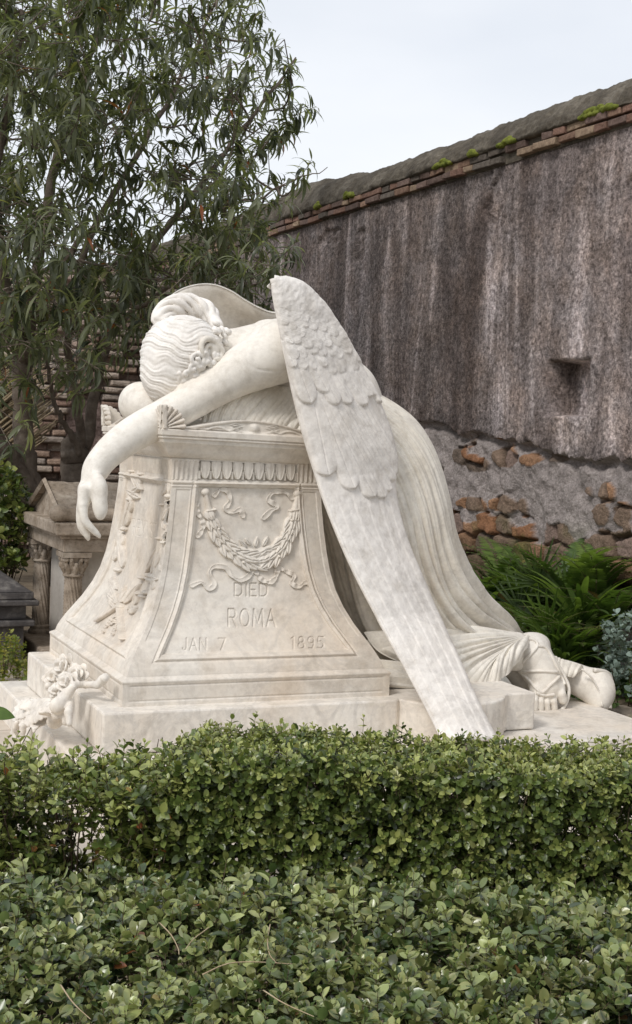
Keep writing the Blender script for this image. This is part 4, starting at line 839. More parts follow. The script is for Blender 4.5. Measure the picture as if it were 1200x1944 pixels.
# moss cushions on the coping
M['moss'] = rough_mat('moss', [(.3, (.10, .13, .02)), (.7, (.26, .28, .05))], 18, .95, .9, .03)
for i, (y0, L_) in enumerate(((1.75, .42), (2.35, .0), (2.95, .22), (3.9, .25), (5.7, .2), (6.4, .15), (3.5, .1))):
    if L_ == 0: continue
    S = SDF((WX - .16, y0 - .1, 3.22), (WX + .12, y0 + L_ + .1, 3.45), .008)
    for k in range(int(18 + L_ * 60)):
        yy = y0 + rng.uniform(0, L_); h_ = math.sin((yy - y0) / L_ * math.pi); S.ell((WX - .055 + rng.uniform(-.008, .03), yy, 3.30 + rng.uniform(0, .045) * h_), (.02, rng.uniform(.015, .04), .016), k=.01)
    S.build('moss_tuft', M['moss'], wall)

# ------------------------------------------------------------------ ruined brick wall at the back
M['ruin'] = rough_mat('ruin_brick', [(.3, (.7, .68, .66)), (.7, (1.15, 1.15, 1.15))], 9, .95, .8, .02, attr=True, spk=(40, (.6, .58, .56), (1.35, 1.33, 1.3)))
RY = 10.2; xs = np.linspace(-3.0, 3.75, 520); zr = np.linspace(-.5, 3.5, 330); X, Z = np.meshgrid(xs, zr)
row = np.floor(Z / .085 + .25 * (vnoise(X * 2, Z * 0) - .5)); fz = (Z / .085 + .25 * (vnoise(X * 2, Z * 0) - .5)) % 1; bu = X / .27 + hash2(row, row * 0, 3) * 5; bi = np.floor(bu + .2 * (hash2(np.floor(bu), row, 8) - .5)); fu = bu % 1
h_ = hash2(bi, row, 1); h2 = hash2(bi, row, 2); body = sst(0, .18, fz) * sst(1, .82, fz) * sst(0, .07, fu) * sst(1, .93, fu)
prot = np.where(h2 > .24, .05 + .05 * h_, -.05) * body + .035 * (fbm(X * 8, Z * 8, 4, 3) - .5)
brk = sst(.42, .46, fbm(X * .9 + 3, Z * .8, 4, 15) + .12 * (2.9 - X - .4) * .3); brk = np.clip(brk + (X < 2.05), 0, 1) * sst(3.0, 2.8, Z + X * 0)
rough = .10 * (fbm(X * 4, Z * 4, 5, 7) - .5) + .03 * (fbm(X * 15, Z * 15, 3, 9) - .5)
Dd = prot * brk + (rough + .04) * (1 - brk)
pb = np.array([[.36, .26, .20], [.28, .19, .15], [.34, .29, .25], [.2, .15, .12], [.42, .35, .29]]); cb = pb[np.minimum((h_ * 5).astype(int), 4)] * (.35 + .65 * body[..., None]); cm = np.array([.17, .125, .11]) * (.7 + .7 * fbm(X * 5, Z * 5, 4, 33))[..., None]
pink = sst(1.9, 2.3, Z + .8 * (fbm(X * 2, Z * 2, 3, 44) - .5))[..., None] * (X < 2.4)[..., None]; cb = cb * (1 - .6 * pink) + np.array([.52, .42, .37]) * .6 * pink
C_ = cb * brk[..., None] + cm * (1 - brk[..., None]); top_ = 3.0 - .9 * sst(1.4, .2, X) + .3 * (fbm(X * 2.5, X * 0, 4, 5) - .5); Zc = np.minimum(Z, top_)
rw = thing('ruined_wall', 'crumbling old brick and rubble wall in shade behind the trees', 'wall', (.5, RY + .2, -.4))
P = np.stack([X, RY - Dd, Zc], -1).reshape(-1, 3); mesh_obj('brick_face', P, gridfaces(330, 520), M['ruin'], rw, True, C_.reshape(-1, 3))
mb = MB(); 
for k in range(44): x0 = -3 + k * .153; mb.box((x0, RY + .05, -.5), (x0 + .156, RY + .5, 2.9 - .9 * float(sst(1.4, .2, x0)) + rng.uniform(-.06, .02)), (.3, .22, .18))
mb.build('wall_core', M['ruin'], rw)
# a heap of dry palm thatch showing at the far left
M['thatch'] = rough_mat('dry_thatch', [(.3, (.28, .22, .15)), (.7, (.48, .40, .28))], 10, .95, .6, .02, attr=True)
th_o = MB()
for k in range(420):
    a0 = at(rng.uniform(-120, 35), rng.uniform(720, 900), 7.2 + rng.uniform(0, .5)); d_ = nrm([.75, 0, .62]) * rng.uniform(.25, .55) * (1 + 0); d_ = d_ + rng.uniform(-.03, .03, 3); th_o.tube([a0 - d_, a0, a0 + d_ + np.array([0, 0, -.01])], [.010, .012, .006], 5, rng.uniform(.6, 1.15) * np.array([1, .96, .88]))
o = th_o.build('dry_palm_thatch', M['thatch'], None, True); tag(o, 'heap of dry tan palm thatch leaning behind the left tree trunk', 'dry thatch')

# ------------------------------------------------------------------ small columned tomb at the left
M['oldstone'] = rough_mat('lichened_marble', [(.3, (.24, .19, .14)), (.55, (.36, .30, .24)), (.75, (.48, .42, .35))], 7, .85, .6, .008, spk=(26, (.5, .46, .4), (1.25, 1.22, 1.18)))
M['panel'] = marble('grey_panel', (.60, .56, .51), .3, .25, .2, (.4, .35, .28))
tb = thing('columned_tomb', 'small old marble tomb with a gabled roof and spiral fluted corner columns', 'tomb', (1.2, 3.5, -.4))
fc = at(139, 1100, 3.05); TX, TY = fc[0], fc[1]; bk = on(79, 1100, 'x', TX); TB = bk[1]; Tx1 = TX + 1.6
cz = lambda y_: float(at(139, y_, TY)[2]); ent0, ent1 = cz(1046), cz(990)
def box_(name, lo, hi, mat, par, bw=.006):
    b_ = MB(); b_.box(lo, hi); o = b_.build(name, mat, par); bevel(o, bw); return o
def column(name, x, y, z0, z1, r, par):
    b_ = MB(); n = 140; seg = 96; zz = np.linspace(z0 + .06, z1 - .15, n); t = np.arange(seg) / seg * 2 * math.pi; V = []
    for z in zz: rr = r * (1 - .12 * (z - z0) / (z1 - z0)) * (1 - .17 * np.abs(np.sin((t * 8 + z * 26) / 1)) ** .7 + .04); V.append(np.stack([x + rr * np.cos(t), y + rr * np.sin(t), np.full(seg, z)], 1))
    o = mesh_obj(name, np.concatenate(V), gridfaces(n, seg, True), M['oldstone'], par)
    b_ = MB(); b_.lathe([(0, 0), (r * 1.35, 0), (r * 1.35, .02), (r * 1.15, .035), (r * 1.2, .055), (r, .065)], (x, y, z0), 28); b_.build('column_base', M['oldstone'], o, False); b_ = MB(); b_.lathe([(r * .88, z1 - z0 - .165), (r * 1.1, z1 - z0 - .158), (r * 1.1, z1 - z0 - .148), (r * .9, z1 - z0 - .14), (r * .95, z1 - z0 - .09), (r * 1.15, z1 - z0 - .04), (r * 1.45, z1 - z0 - .03)], (x, y, z0), 28)
    b_.build('column_collar', M['oldstone'], o, False); b_ = MB(); b_.box((x - r * 1.5, y - r * 1.5, z1 - .035), (x + r * 1.5, y + r * 1.5, z1 - .002)); b_.build('abacus', M['oldstone'], o, False)
    S = SDF((x - r * 2, y - r * 2, z1 - .2), (x + r * 2, y + r * 2, z1), .006)
    for k in range(8):
        a = k * math.pi / 4; c_, s_ = math.cos(a), math.sin(a); q = r * (1.55 if k % 2 else 1.2)
        for lv, (za, zb_, sp__) in enumerate(((z1 - .135, z1 - .08, .95), (z1 - .10, z1 - .045, 1.0))):
            aa = a + lv * .39; ca, sa = math.cos(aa), math.sin(aa); S.chain([(x + ca * r * .9, y + sa * r * .9, za), (x + ca * r * 1.08, y + sa * r * 1.08, (za + zb_) / 2), (x + ca * r * 1.35, y + sa * r * 1.35, zb_), (x + ca * r * 1.4, y + sa * r * 1.4, zb_ - .014)], [.014, .016, .012, .009], k=.006)
        if k % 2: S.ell((x + c_ * r * 1.5, y + s_ * r * 1.5, z1 - .05), (.02, .02, .02), k=.006)
    S.build('capital', M['oldstone'], o)
rcol = .062
for cx_, cy_ in ((TX, TY), (TX, TB), (Tx1, TY), (Tx1, TB)): column('column', cx_, cy_, -.3, ent0, rcol, tb)
box_('tomb_base', (TX - .14, TY - .14, -.42), (Tx1 + .14, TB + .14, -.3), M['oldstone'], tb, .012)
box_('tomb_chest', (TX + .05, TY + .06, -.3), (Tx1 - .05, TB - .06, ent0 + .002), M['panel'], tb)
box_('architrave', (TX - .09, TY - .09, ent0), (Tx1 + .09, TB + .09, ent0 + .085), M['oldstone'], tb)
box_('frieze_moulding', (TX - .115, TY - .115, ent0 + .085), (Tx1 + .115, TB + .115, ent0 + .11), M['oldstone'], tb, .008)
box_('tomb_cornice', (TX - .15, TY - .15, ent0 + .11), (Tx1 + .15, TB + .15, ent1), M['oldstone'], tb, .01)
ym = (TY + TB) / 2; zr_ = float(on(97, 911, 'x', TX)[2]) - .0; hw = (TB - TY) / 2 + .1
n = 60; xx = np.linspace(TX - .1, Tx1 + .1, 150)
V = []; 
for s_ in (-1, 1):
    g_ = np.linspace(0, 1, 40)[:, None]; Xr = np.repeat(xx[None, :], 40, 0); Yr = ym + s_ * hw * (1 - g_) + 0 * Xr; Zr = ent1 + (zr_ - ent1) * g_ + 0 * Xr + .012 * (fbm(Xr * 16, g_ * 12 + 0 * Xr, 3, 4) - .5) + .010 * (np.sin(g_ * 40 + fbm(Xr * 6, g_ * 4 + 0 * Xr, 3, 3) * 9) > .3) * (g_ > .12) * (g_ < .9)
    f_ = gridfaces(40, 150); f_ = f_ if s_ < 0 else f_[:, ::-1]; mesh_obj('roof_slope', np.stack([Xr, Yr, Zr], -1).reshape(-1, 3), f_, M['oldstone'], tb)
b_ = MB(); x0 = TX - .06; b_.add([(x0, ym - hw, ent1), (x0, ym + hw, ent1), (x0, ym, zr_ - .02)], [[0, 1, 2]][::1]); b_.build('tympanum', M['oldstone'], tb); b_ = MB(); b_.add([(Tx1 + .05, ym - hw, ent1), (Tx1 + .05, ym + hw, ent1), (Tx1 + .05, ym, zr_ - .02)], [[0, 2, 1]]); b_.build('tympanum', M['oldstone'], tb)
b_ = MB()
for s_ in (-1, 1): b_.tube([(TX - .10, ym + s_ * hw, ent1 + .01), (TX - .10, ym, zr_ + .01)], .018, 4)
b_.build('raking_cornice', M['oldstone'], tb)
for s_ in (-1, 1):
    yv = ym + s_ * (hw - .02); S = SDF((TX - .25, yv - .12, ent1 - .04), (Tx1 + .2, yv + .12, ent1 + .2), .012); S.chain([(TX - .06, yv, ent1 + .05), (Tx1 + .1, yv, ent1 + .05)], .042, k=.01)
    S.cap((TX - .13, yv, ent1 + .055), (TX - .10, yv, ent1 + .055), .055, k=.008); S.cap((TX - .04, yv, ent1 + .05), (TX - .02, yv, ent1 + .05), .048, k=.006)
    S.build('bolster', M['oldstone'], tb)
# dark tomb at the far left
M['dark'] = rough_mat('dark_granite', [(.3, (.05, .045, .045)), (.5, (.085, .078, .076)), (.66, (.2, .185, .17))], 9, .6, .4, .008)
dt = thing('dark_tomb', 'dark grey stone tomb chest with stepped lid at the left edge', 'tomb', (-.6, 3.6, -.4))
e = at(70, 1240, 3.45)[0]; zf = lambda y_: float(at(40, y_, 3.3)[2])
for nm, dx, za, zb_ in (('chest', .10, -.42, zf(1192)), ('ledge', .04, zf(1192), zf(1180)), ('chest', .09, zf(1180), zf(1153)), ('lid_moulding', .02, zf(1152), zf(1141)), ('lid_moulding', .05, zf(1141), zf(1126))): box_(nm, (e - 2.0 + dx, 3.3 + dx, za + .001), (e - dx, 4.4 - dx, zb_ - .001), M['dark'], dt, .008)
b_ = MB(); zb_ = zf(1126); zt_ = zf(1068); b_.add([(e - 2, 3.35, zb_), (e - .06, 3.35, zb_), (e - .06, 4.35, zb_), (e - 2, 4.35, zb_), (e - 2, 3.7, zt_), (e - .35, 3.7, zt_), (e - .35, 4.0, zt_), (e - 2, 4.0, zt_)], [[0, 1, 5, 4], [1, 2, 6, 5], [2, 3, 7, 6], [3, 0, 4, 7], [4, 5, 6, 7]]); bevel(b_.build('lid', M['dark'], dt), .012)
# ------------------------------------------------------------------ foliage toolkit
def leaf_mat(name, dark, mid, lite, rough=.42, trans=.25, spec=.5, under=None):
    m, nt, b = mat_new(name); a = nt.nodes.new('ShaderNodeAttribute'); a.attribute_name = 'Col'; sp_ = nt.nodes.new('ShaderNodeSeparateColor'); nt.links.new(a.outputs['Color'], sp_.inputs[0])
    r = ramp(nt, [(0, dark), (.5, mid), (1, lite)]); nt.links.new(sp_.outputs[0], r.inputs['Fac']); n = noise(nt, 30, 3); r2 = ramp(nt, [(.3, (.85, .85, .85)), (.7, (1.12, 1.12, 1.12))]); nt.links.new(n.outputs['Fac'], r2.inputs['Fac'])
    c = mixc(nt, 1.0, r.outputs['Color'], r2.outputs['Color'], 'MULTIPLY'); c = mixc(nt, sp_.outputs[1], c, (.30, .28, .11)); c = mixc(nt, sp_.outputs[2], c, (.28, .085, .03))
    nt.links.new(c, b.inputs['Base Color']); b.inputs['Roughness'].default_value = rough; b.inputs['Specular IOR Level'].default_value = spec
    out = nt.nodes['Material Output']; t = nt.nodes.new('ShaderNodeBsdfTranslucent'); nt.links.new(mixc(nt, 1.0, c, (1.25, 1.35, .6), 'MULTIPLY'), t.inputs['Color']); ms = nt.nodes.new('ShaderNodeMixShader'); ms.inputs[0].default_value = trans
    nt.links.new(b.outputs[0], ms.inputs[1]); nt.links.new(t.outputs[0], ms.inputs[2]); nt.links.new(ms.outputs[0], out.inputs['Surface']); return m
M['privet'] = leaf_mat('privet_leaf', (.018, .030, .007), (.105, .15, .032), (.37, .40, .12), .36, .15, .6)
M['privet_near'] = leaf_mat('privet_leaf_near', (.014, .026, .008), (.08, .124, .036), (.34, .38, .14), .28, .12, .65)
M['oleander'] = leaf_mat('oleander_leaf', (.04, .05, .03), (.145, .16, .10), (.33, .35, .22), .36, .5)
M['fern'] = leaf_mat('fern_leaf', (.02, .045, .012), (.09, .15, .035), (.26, .36, .09), .45, .42)
M['silver'] = leaf_mat('silver_leaf', (.11, .15, .12), (.19, .25, .21), (.30, .38, .33), .6, .15)
M['yellowgreen'] = leaf_mat('shrub_leaf', (.06, .10, .015), (.16, .2, .03), (.36, .33, .06), .5, .3)
M['bark'] = rough_mat('grey_bark', [(.3, (.085, .065, .05)), (.55, (.15, .12, .095)), (.75, (.24, .2, .165))], 14, .9, .6, .01)
M['twig'] = rough_mat('brown_twig', [(.3, (.07, .05, .03)), (.7, (.16, .12, .08))], 30, .85)
def leaf_tpl(L_, W_, nseg=4, fold=.25, curl=.15, droop=0.0, pw=.8, rnd=.8):
    """blade along +x, up +z; returns verts, quads"""
    t = np.linspace(0, 1, nseg + 1); w = W_ * np.sin(np.clip(t ** pw, 0, 1) * math.pi) ** rnd; w[0] = W_ * .06; w[-1] = W_ * .02
    ang_ = -droop * t; dx = np.cos(np.concatenate([[0], (ang_[1:] + ang_[:-1]) / 2])) * L_ / nseg; dz = np.sin(np.concatenate([[0], (ang_[1:] + ang_[:-1]) / 2])) * L_ / nseg; dx[0] = dz[0] = 0
    x = np.cumsum(dx); z = np.cumsum(dz) - curl * L_ * t * t; V = []
    for s in (-1, 0, 1): V.append(np.stack([x, s * w, z + abs(s) * fold * w], 1))
    V = np.stack(V, 1).reshape(-1, 3); return V, gridfaces(nseg + 1, 3)
def rotm(fwd, up):
    """(n,3,3) matrices whose columns are x=fwd, y, z≈up"""
    f = fwd / (np.linalg.norm(fwd, axis=-1, keepdims=True) + 1e-9); y = np.cross(up, f); y /= np.linalg.norm(y, axis=-1, keepdims=True) + 1e-9; z = np.cross(f, y); return np.stack([f, y, z], -1)
class Leaves:
    def __init__(s): s.V = []; s.F = []; s.C = []; s.n = 0
    def put(s, tpl, M_, T_, scale, col, margin=0.0):
        """place a template at n poses"""
        V, F = tpl; n = len(T_); W_ = np.einsum('nij,kj->nki', M_, V) * np.asarray(scale).reshape(-1, 1, 1) + T_[:, None, :]
        s.V.append(W_.reshape(-1, 3)); s.F.append((F[None] + (np.arange(n) * len(V))[:, None, None]).reshape(-1, F.shape[1]) + s.n); s.n += n * len(V)
        C = np.zeros((n, len(V), 3)); C[:] = np.asarray(col)[:, None, :]
        if margin: 
            ed = (np.arange(len(V)) % 3 != 1); C[:, ed, 1] = np.maximum(C[:, ed, 1], (rng.random(n) < margin)[:, None] * rng.uniform(.35, .8, (n, 1)))
        s.C.append(C.reshape(-1, 3))
    def build(s, name, mat, parent): return mesh_obj(name, np.concatenate(s.V), np.concatenate(s.F), mat, parent, True, np.concatenate(s.C))
def rdir(n, d, spread):
    v = rng.normal(0, spread, (n, 3)) + d; return v / np.linalg.norm(v, axis=1)[:, None]
def sprigs(LV, ST, P, D, L_, leafL, leafW, npair, col0, yellow=0.0, red=0.0, margin=0.0, stem=.0011):
    """upright shoots with opposite leaf pairs. P,D (n,3)"""
    n = len(P); a = rng.normal(0, 1, (n, 3)); s1 = np.cross(D, a); s1 /= np.linalg.norm(s1, axis=1)[:, None]; s2 = np.cross(D, s1)
    tpls = [leaf_tpl(1, leafW / leafL, 5, .30, .14 * k - .04, 0, 1.0, .55) for k in range(3)]
    base = np.clip(rng.normal(col0, .2, n), 0, 1); yl = (rng.random(n) < yellow) * rng.uniform(.2, .7, n)
    for k in range(npair):
        f = (k + .6) / npair; c = P + D * (L_ * f)[:, None]; ax = s1 if k % 2 else s2; elev = .25 + .9 * f ** 2
        for sg in (-1, 1):
            d = ax * sg * math.cos(elev) + D * math.sin(elev) + rng.normal(0, .16, (n, 3)); up = D * math.cos(elev) - ax * sg * math.sin(elev) + rng.normal(0, .12, (n, 3)); sc = leafL * (.75 + .45 * math.sin(f * math.pi)) * rng.uniform(.75, 1.2, n) * (1 if k < npair - 1 else .6)
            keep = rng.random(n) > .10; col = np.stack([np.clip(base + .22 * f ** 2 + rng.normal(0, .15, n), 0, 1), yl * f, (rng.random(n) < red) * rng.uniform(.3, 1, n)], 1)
            LV.put(tpls[rng.integers(3)], rotm(d, up)[keep], c[keep], sc[keep], col[keep], margin)
    if ST is not None:
        for i in range(0, n): ST.append((P[i] - D[i] * .01, P[i] + D[i] * L_[i], stem))
def tubes(name, segs, mat, parent, seg=4):
    """many thin straight tubes at once: (p, q, r)"""
    A = np.array([s[0] for s in segs]); B_ = np.array([s[1] for s in segs]); R_ = np.array([s[2] for s in segs]); T = B_ - A; T /= np.linalg.norm(T, axis=1)[:, None] + 1e-9; up = np.where(np.abs(T[:, 2:]) > .9, [[1., 0, 0]], [[0, 0, 1.]]); a = np.cross(T, up); a /= np.linalg.norm(a, axis=1)[:, None]; b_ = np.cross(T, a); V = []
    for P, k in ((A, 1.0), (B_, .7)):
        for j in range(seg): t = j * 2 * math.pi / seg; V.append(P + (a * math.cos(t) + b_ * math.sin(t)) * (R_ * k)[:, None])
    V = np.stack(V, 1); f = np.array([[j, (j + 1) % seg, seg + (j + 1) % seg, seg + j] for j in range(seg)]); n = len(A)
    return mesh_obj(name, V.reshape(-1, 3), (f[None] + (np.arange(n) * 2 * seg)[:, None, None]).reshape(-1, 4), mat, parent, True)
FH = nrm([FW[0], FW[1], 0]); RH = nrm([FH[1], -FH[0], 0]); 
def hp(l, d, z): l = np.asarray(l, float); return np.array([CAM[0], CAM[1], 0]) + l[..., None] * RH + np.asarray(d)[..., None] * FH + np.asarray(z)[..., None] * np.array([0, 0, 1.])
GZ0 = -.38
# ------------------------------------------------------------------ middle hedge
hm = thing('clipped_hedge', 'clipped box-shaped privet hedge standing right in front of the marble steps', 'hedge', hp(0, 4.3, GZ0))
LV = Leaves(); ST = []
def topz(l): return .205 - .125 * sst(-.30, -.55, l) - .012 * (l > .2) + .03 * (fbm(l * 5, l * 0, 3, 5) - .5)
n = 2300; l = rng.uniform(-1.35, 1.35, n); d = rng.uniform(4.02, 4.55, n); sp = l < -.40; keep = ~sp | (rng.random(n) < .5); l, d = l[keep], d[keep]; n = len(l)
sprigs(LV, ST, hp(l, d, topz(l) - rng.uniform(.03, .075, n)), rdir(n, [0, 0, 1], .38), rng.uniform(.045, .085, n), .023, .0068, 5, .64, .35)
n = 3300; l = rng.uniform(-.42, 1.35, n); z = GZ0 + .05 + (topz(l) - GZ0 - .06) * rng.random(n) ** .8; bx = .02 * np.sin(l * 7) 
gap = (fbm(l * 3.2, z * 5, 3, 9) < .40) & (z < .08); k_ = ~gap | (rng.random(n) < .35); l, z, bx = l[k_], z[k_], bx[k_]; n = len(l)
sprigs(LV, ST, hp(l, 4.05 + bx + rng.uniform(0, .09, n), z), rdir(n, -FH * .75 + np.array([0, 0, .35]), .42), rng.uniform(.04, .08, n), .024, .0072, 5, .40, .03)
n = 1500; l = rng.uniform(-.45, 1.35, n); sprigs(LV, ST, hp(l, rng.uniform(4.2, 4.56, n), rng.uniform(GZ0 + .15, .15, n)), rdir(n, FH * .4 + np.array([0, 0, .5]), .5), rng.uniform(.05, .08, n), .024, .0072, 4, .2)  # inner leaves coloured darker, painting the shade inside the hedge
# open, leggy left end with taller shoots
n = 1500; l = rng.uniform(-1.32, -.36, n); z = rng.uniform(GZ0 + .05, .07, n); d = rng.uniform(4.0, 4.5, n); cl = fbm(l * 4.5, z * 5, 3, 31); k_ = cl > .42; l, z, d = l[k_], z[k_], d[k_]; n = len(l)
sprigs(LV, ST, hp(l, d, z), rdir(n, [0, 0, .9], .5), rng.uniform(.06, .11, n), .028, .0085, 6, .55, .05, .012)
n = 50; l = rng.uniform(-1.2, -.38, n); z = .02 + .06 * fbm(l * 5, l * 0, 2, 2) ; sprigs(LV, ST, hp(l, rng.uniform(4.0, 4.35, n), z), rdir(n, [0, 0, 1], .16), rng.uniform(.10, .17, n), .030, .0095, 7, .68, .12)
for k in range(150):
    l0 = rng.uniform(-1.3, 1.35); d0 = rng.uniform(4.1, 4.5); p = hp(l0, d0, GZ0); 
    for j in range(4): q_ = p + np.array([rng.normal(0, .035), rng.normal(0, .035), rng.uniform(.1, .15)]); ST.append((p, q_, .0045 - j * .0008)); p = q_
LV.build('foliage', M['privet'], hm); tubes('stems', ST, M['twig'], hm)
# ------------------------------------------------------------------ front hedge
hf = thing('near_hedge', 'broad leafy privet hedge top filling the foreground nearest the viewer', 'hedge', hp(0, 2.5, GZ0))
LV = Leaves(); ST = []
def tz(l, d): return .135 + .11 * (fbm(l * 4.2, d * 4.2, 3, 77) - .5) + .02 * (d - 2.5)
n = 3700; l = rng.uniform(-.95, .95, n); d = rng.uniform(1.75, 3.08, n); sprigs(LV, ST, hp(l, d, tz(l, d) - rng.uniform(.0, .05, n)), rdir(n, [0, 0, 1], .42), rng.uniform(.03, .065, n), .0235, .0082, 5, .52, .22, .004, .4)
n = 1500; l = rng.uniform(-.95, .95, n); d = rng.uniform(1.75, 3.1, n); sprigs(LV, ST, hp(l, d, tz(l, d) - rng.uniform(.07, .16, n)), rdir(n, [0, 0, .6], .6), rng.uniform(.04, .07, n), .026, .009, 3, .08, 0, .01)  # under layer in very dark leaf colour: painted shade for the gaps
n = 700; l = rng.uniform(-.95, .95, n); sprigs(LV, ST, hp(l, 3.06 + rng.uniform(0, .05, n), rng.uniform(-.3, .14, n)), rdir(n, FH * .7 + np.array([0, 0, .4]), .4), rng.uniform(.04, .07, n), .027, .008, 4, .4)
n = 26; l = rng.uniform(-.85, .85, n); d = rng.uniform(2.7, 3.05, n); sprigs(LV, ST, hp(l, d, tz(l, d)), rdir(n, [0, 0, 1], .12), rng.uniform(.07, .11, n), .03, .009, 5, .62, .15)
for k in range(200):
    p = hp(rng.uniform(-.95, .95), rng.uniform(1.8, 3.05), GZ0)
    for j in range(4): q_ = p + np.array([rng.normal(0, .03), rng.normal(0, .03), rng.uniform(.09, .13)]); ST.append((p, q_, .004 - j * .0006)); p = q_
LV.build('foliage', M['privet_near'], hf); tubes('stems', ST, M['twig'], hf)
M['straw'] = rough_mat('dry_straw', [(.3, (.34, .25, .15)), (.7, (.52, .42, .28))], 20, .8)
def dry(pts, r=.0016):
    b_ = MB(); o_ = []
    for x, y in pts: r_ = ray(x, y); t_ = (.178 - CAM[2]) / r_[2]; o_.append(CAM + r_ * t_)
    O = np.array(o_[0]); b_.tube(spline(np.array(o_), 10) - O, np.linspace(r, r * .5, 10), 5); o = b_.build('dry_stalk', M['straw'], None, True); o.location = O; return o
for pts, lab in (([(303, 1752), (325, 1775), (338, 1800), (340, 1812)], 'curved dry stalk lying on the near hedge left of centre'), ([(423, 1735), (395, 1762), (368, 1782), (352, 1802)], 'straight pale dry stalk slanting up to the right on the near hedge'),
                 ([(513, 1755), (508, 1785), (512, 1812), (525, 1828)], 'reddish dry stalk hanging down at the middle of the near hedge'), ([(385, 1850), (430, 1830), (480, 1826), (555, 1830)], 'long thin dry stalk lying level across the near hedge'), ([(115, 1870), (140, 1905), (172, 1935)], 'dry stalk at the bottom left of the near hedge'), ([(500, 1880), (540, 1905), (596, 1930)], 'dry stalk slanting down at the bottom centre of the near hedge')):
    tag(dry(pts), lab, 'dry stalk', 'dry stalks caught on the near hedge')

# ------------------------------------------------------------------ oleander trees
def limb(mb, pts, r, n=30, seg=12):
    Q = spline(np.array([at(*p) for p in pts]), n); R = np.interp(np.linspace(0, 1, n), np.linspace(0, 1, len(r)), r); Q = Q + (np.stack([fbm(np.arange(n) * .7, np.full(n, k * 3.), 2, k) for k in range(3)], 1) - .5) * .05; mb.tube(Q, R * (1 + .12 * (fbm(np.arange(n) * 1.3, np.zeros(n), 2, 4) - .5)), seg); return Q
def oleander(t, limbs, centres, seed, fol_name='crown', nros=13):
    global rng
    rng_old = rng; rng = np.random.default_rng(seed); tr = MB(); Ls = [limb(tr, *a) for a in limbs]
    Pl = np.concatenate([q[6:] for q in Ls[0:]]); LV = Leaves(); ST = []; br = tr; PP = []; DD = []; SC_ = []
    cc_ = [(at(x, y, Y0), s_) for (x, y, Y0, s_) in centres]; nodes = Pl.copy(); gen = np.zeros(len(nodes)); todo = list(range(len(cc_)))
    while todo:
        ds = [(((nodes - cc_[i][0]) ** 2).sum(1) + 1.2 * np.maximum(nodes[:, 2] - cc_[i][0][2], 0) ** 2) for i in todo]; bi_ = int(np.argmin([d.min() for d in ds])); i = todo.pop(bi_); c, s_ = cc_[i]; j = int(np.argmin(ds[bi_])); p0 = nodes[j]
        midp = (p0 + c) / 2 + np.array([rng.normal(0, .03), rng.normal(0, .03), -.03]); Q = spline(np.array([p0, midp, c]), 9); r0 = .012 * .8 ** gen[j]; br.tube(Q, np.linspace(r0, r0 * .55, 9), 5); nodes = np.concatenate([nodes, Q[4:]]); gen = np.concatenate([gen, np.full(5, gen[j] + 1)])
        dr = nrm(c - p0 + np.array([0, 0, .25]) + RH * .15)
        for k in range(s_):
            w = c + rng.normal(0, .15, 3) + dr * rng.uniform(0, .14); b0 = Q[rng.integers(4, 9)]; m_ = (b0 + w) / 2 + np.array([0, 0, -.02]); ST += [(b0, m_, .0042), (m_, w, .0036)]; d_ = nrm(w - b0 + np.array([0, 0, .08])); PP.append(w); DD.append(d_)
    P = np.array(PP); D = np.array(DD); n = len(P); a = rng.normal(0, 1, (n, 3)); s1 = np.cross(D, a); s1 /= np.linalg.norm(s1, axis=1)[:, None]; s2 = np.cross(D, s1)
    tp = [leaf_tpl(1, .066 + .008 * k, 7, .3, .0, .7 + .55 * k, .75) for k in range(3)]; base = np.clip(rng.normal(.42, .16, n), .05, .95)
    for k in range(nros):
        th_ = k * 2.4 + rng.uniform(0, 6, n); el = rng.uniform(-.15, 1.0, n) - .4 * (k / nros); rad = s1 * np.cos(th_)[:, None] + s2 * np.sin(th_)[:, None]; d_ = rad * np.cos(el)[:, None] + D * np.sin(el)[:, None]; d_[:, 2] -= .12; up = np.array([[0, 0, 1.]]) + D * .4 + rng.normal(0, .12, (n, 3))
        L_ = rng.uniform(.10, .20, n); col = np.stack([np.clip(base + rng.normal(0, .13, n), 0, 1), (rng.random(n) < .03) * .6, (rng.random(n) < .006) * .9], 1)
        LV.put(tp[k % 3], rotm(d_, up), P - D * (k / nros * .10), L_, col)
    LV.build(fol_name, M['oleander'], t)
    for p_, q_, r_0 in ST: tr.tube([p_, q_], [r_0, r_0 * .7], 4, cap=False)
    tr.build('trunk', M['bark'], t, True)
    rng = rng_old
CR = [(-60, -60), (490, -60), (515, 60), (550, 110), (556, 200), (540, 290), (520, 335), (470, 350), (430, 400), (470, 440), (505, 505), (490, 560), (420, 560), (330, 545), (270, 560), (262, 640), (215, 690), (180, 740), (110, 720), (40, 740), (-60, 760)]
def inpoly(x, y, P):
    c = False; j = len(P) - 1
    for i in range(len(P)):
        if (P[i][1] > y) != (P[j][1] > y) and x < (P[j][0] - P[i][0]) * (y - P[i][1]) / (P[j][1] - P[i][1]) + P[i][0]: c = not c
        j = i
    return c
r_ = np.random.default_rng(12); cs = []
while len(cs) < 225:
    x, y = r_.uniform(-60, 600), r_.uniform(-60, 760)
    if not inpoly(x, y, CR): continue
    dens = 1.0 if y > 300 or x < 330 else .72
    if x > 500: dens *= .6
    if 20 < x < 260 and y > 600: dens *= .35
    if r_.random() > dens: continue
    cs.append((x, y, 4.6 + r_.uniform(-1.6, 1.6) - .5 * (y > 450), int(r_.integers(4, 7))))
for q in ((545, 370), (500, 380), (455, 395), (555, 160), (540, 75), (520, 470), (480, 520), (440, 545)): cs.append((*q, 4.4 + r_.uniform(-.5, .5), 2))
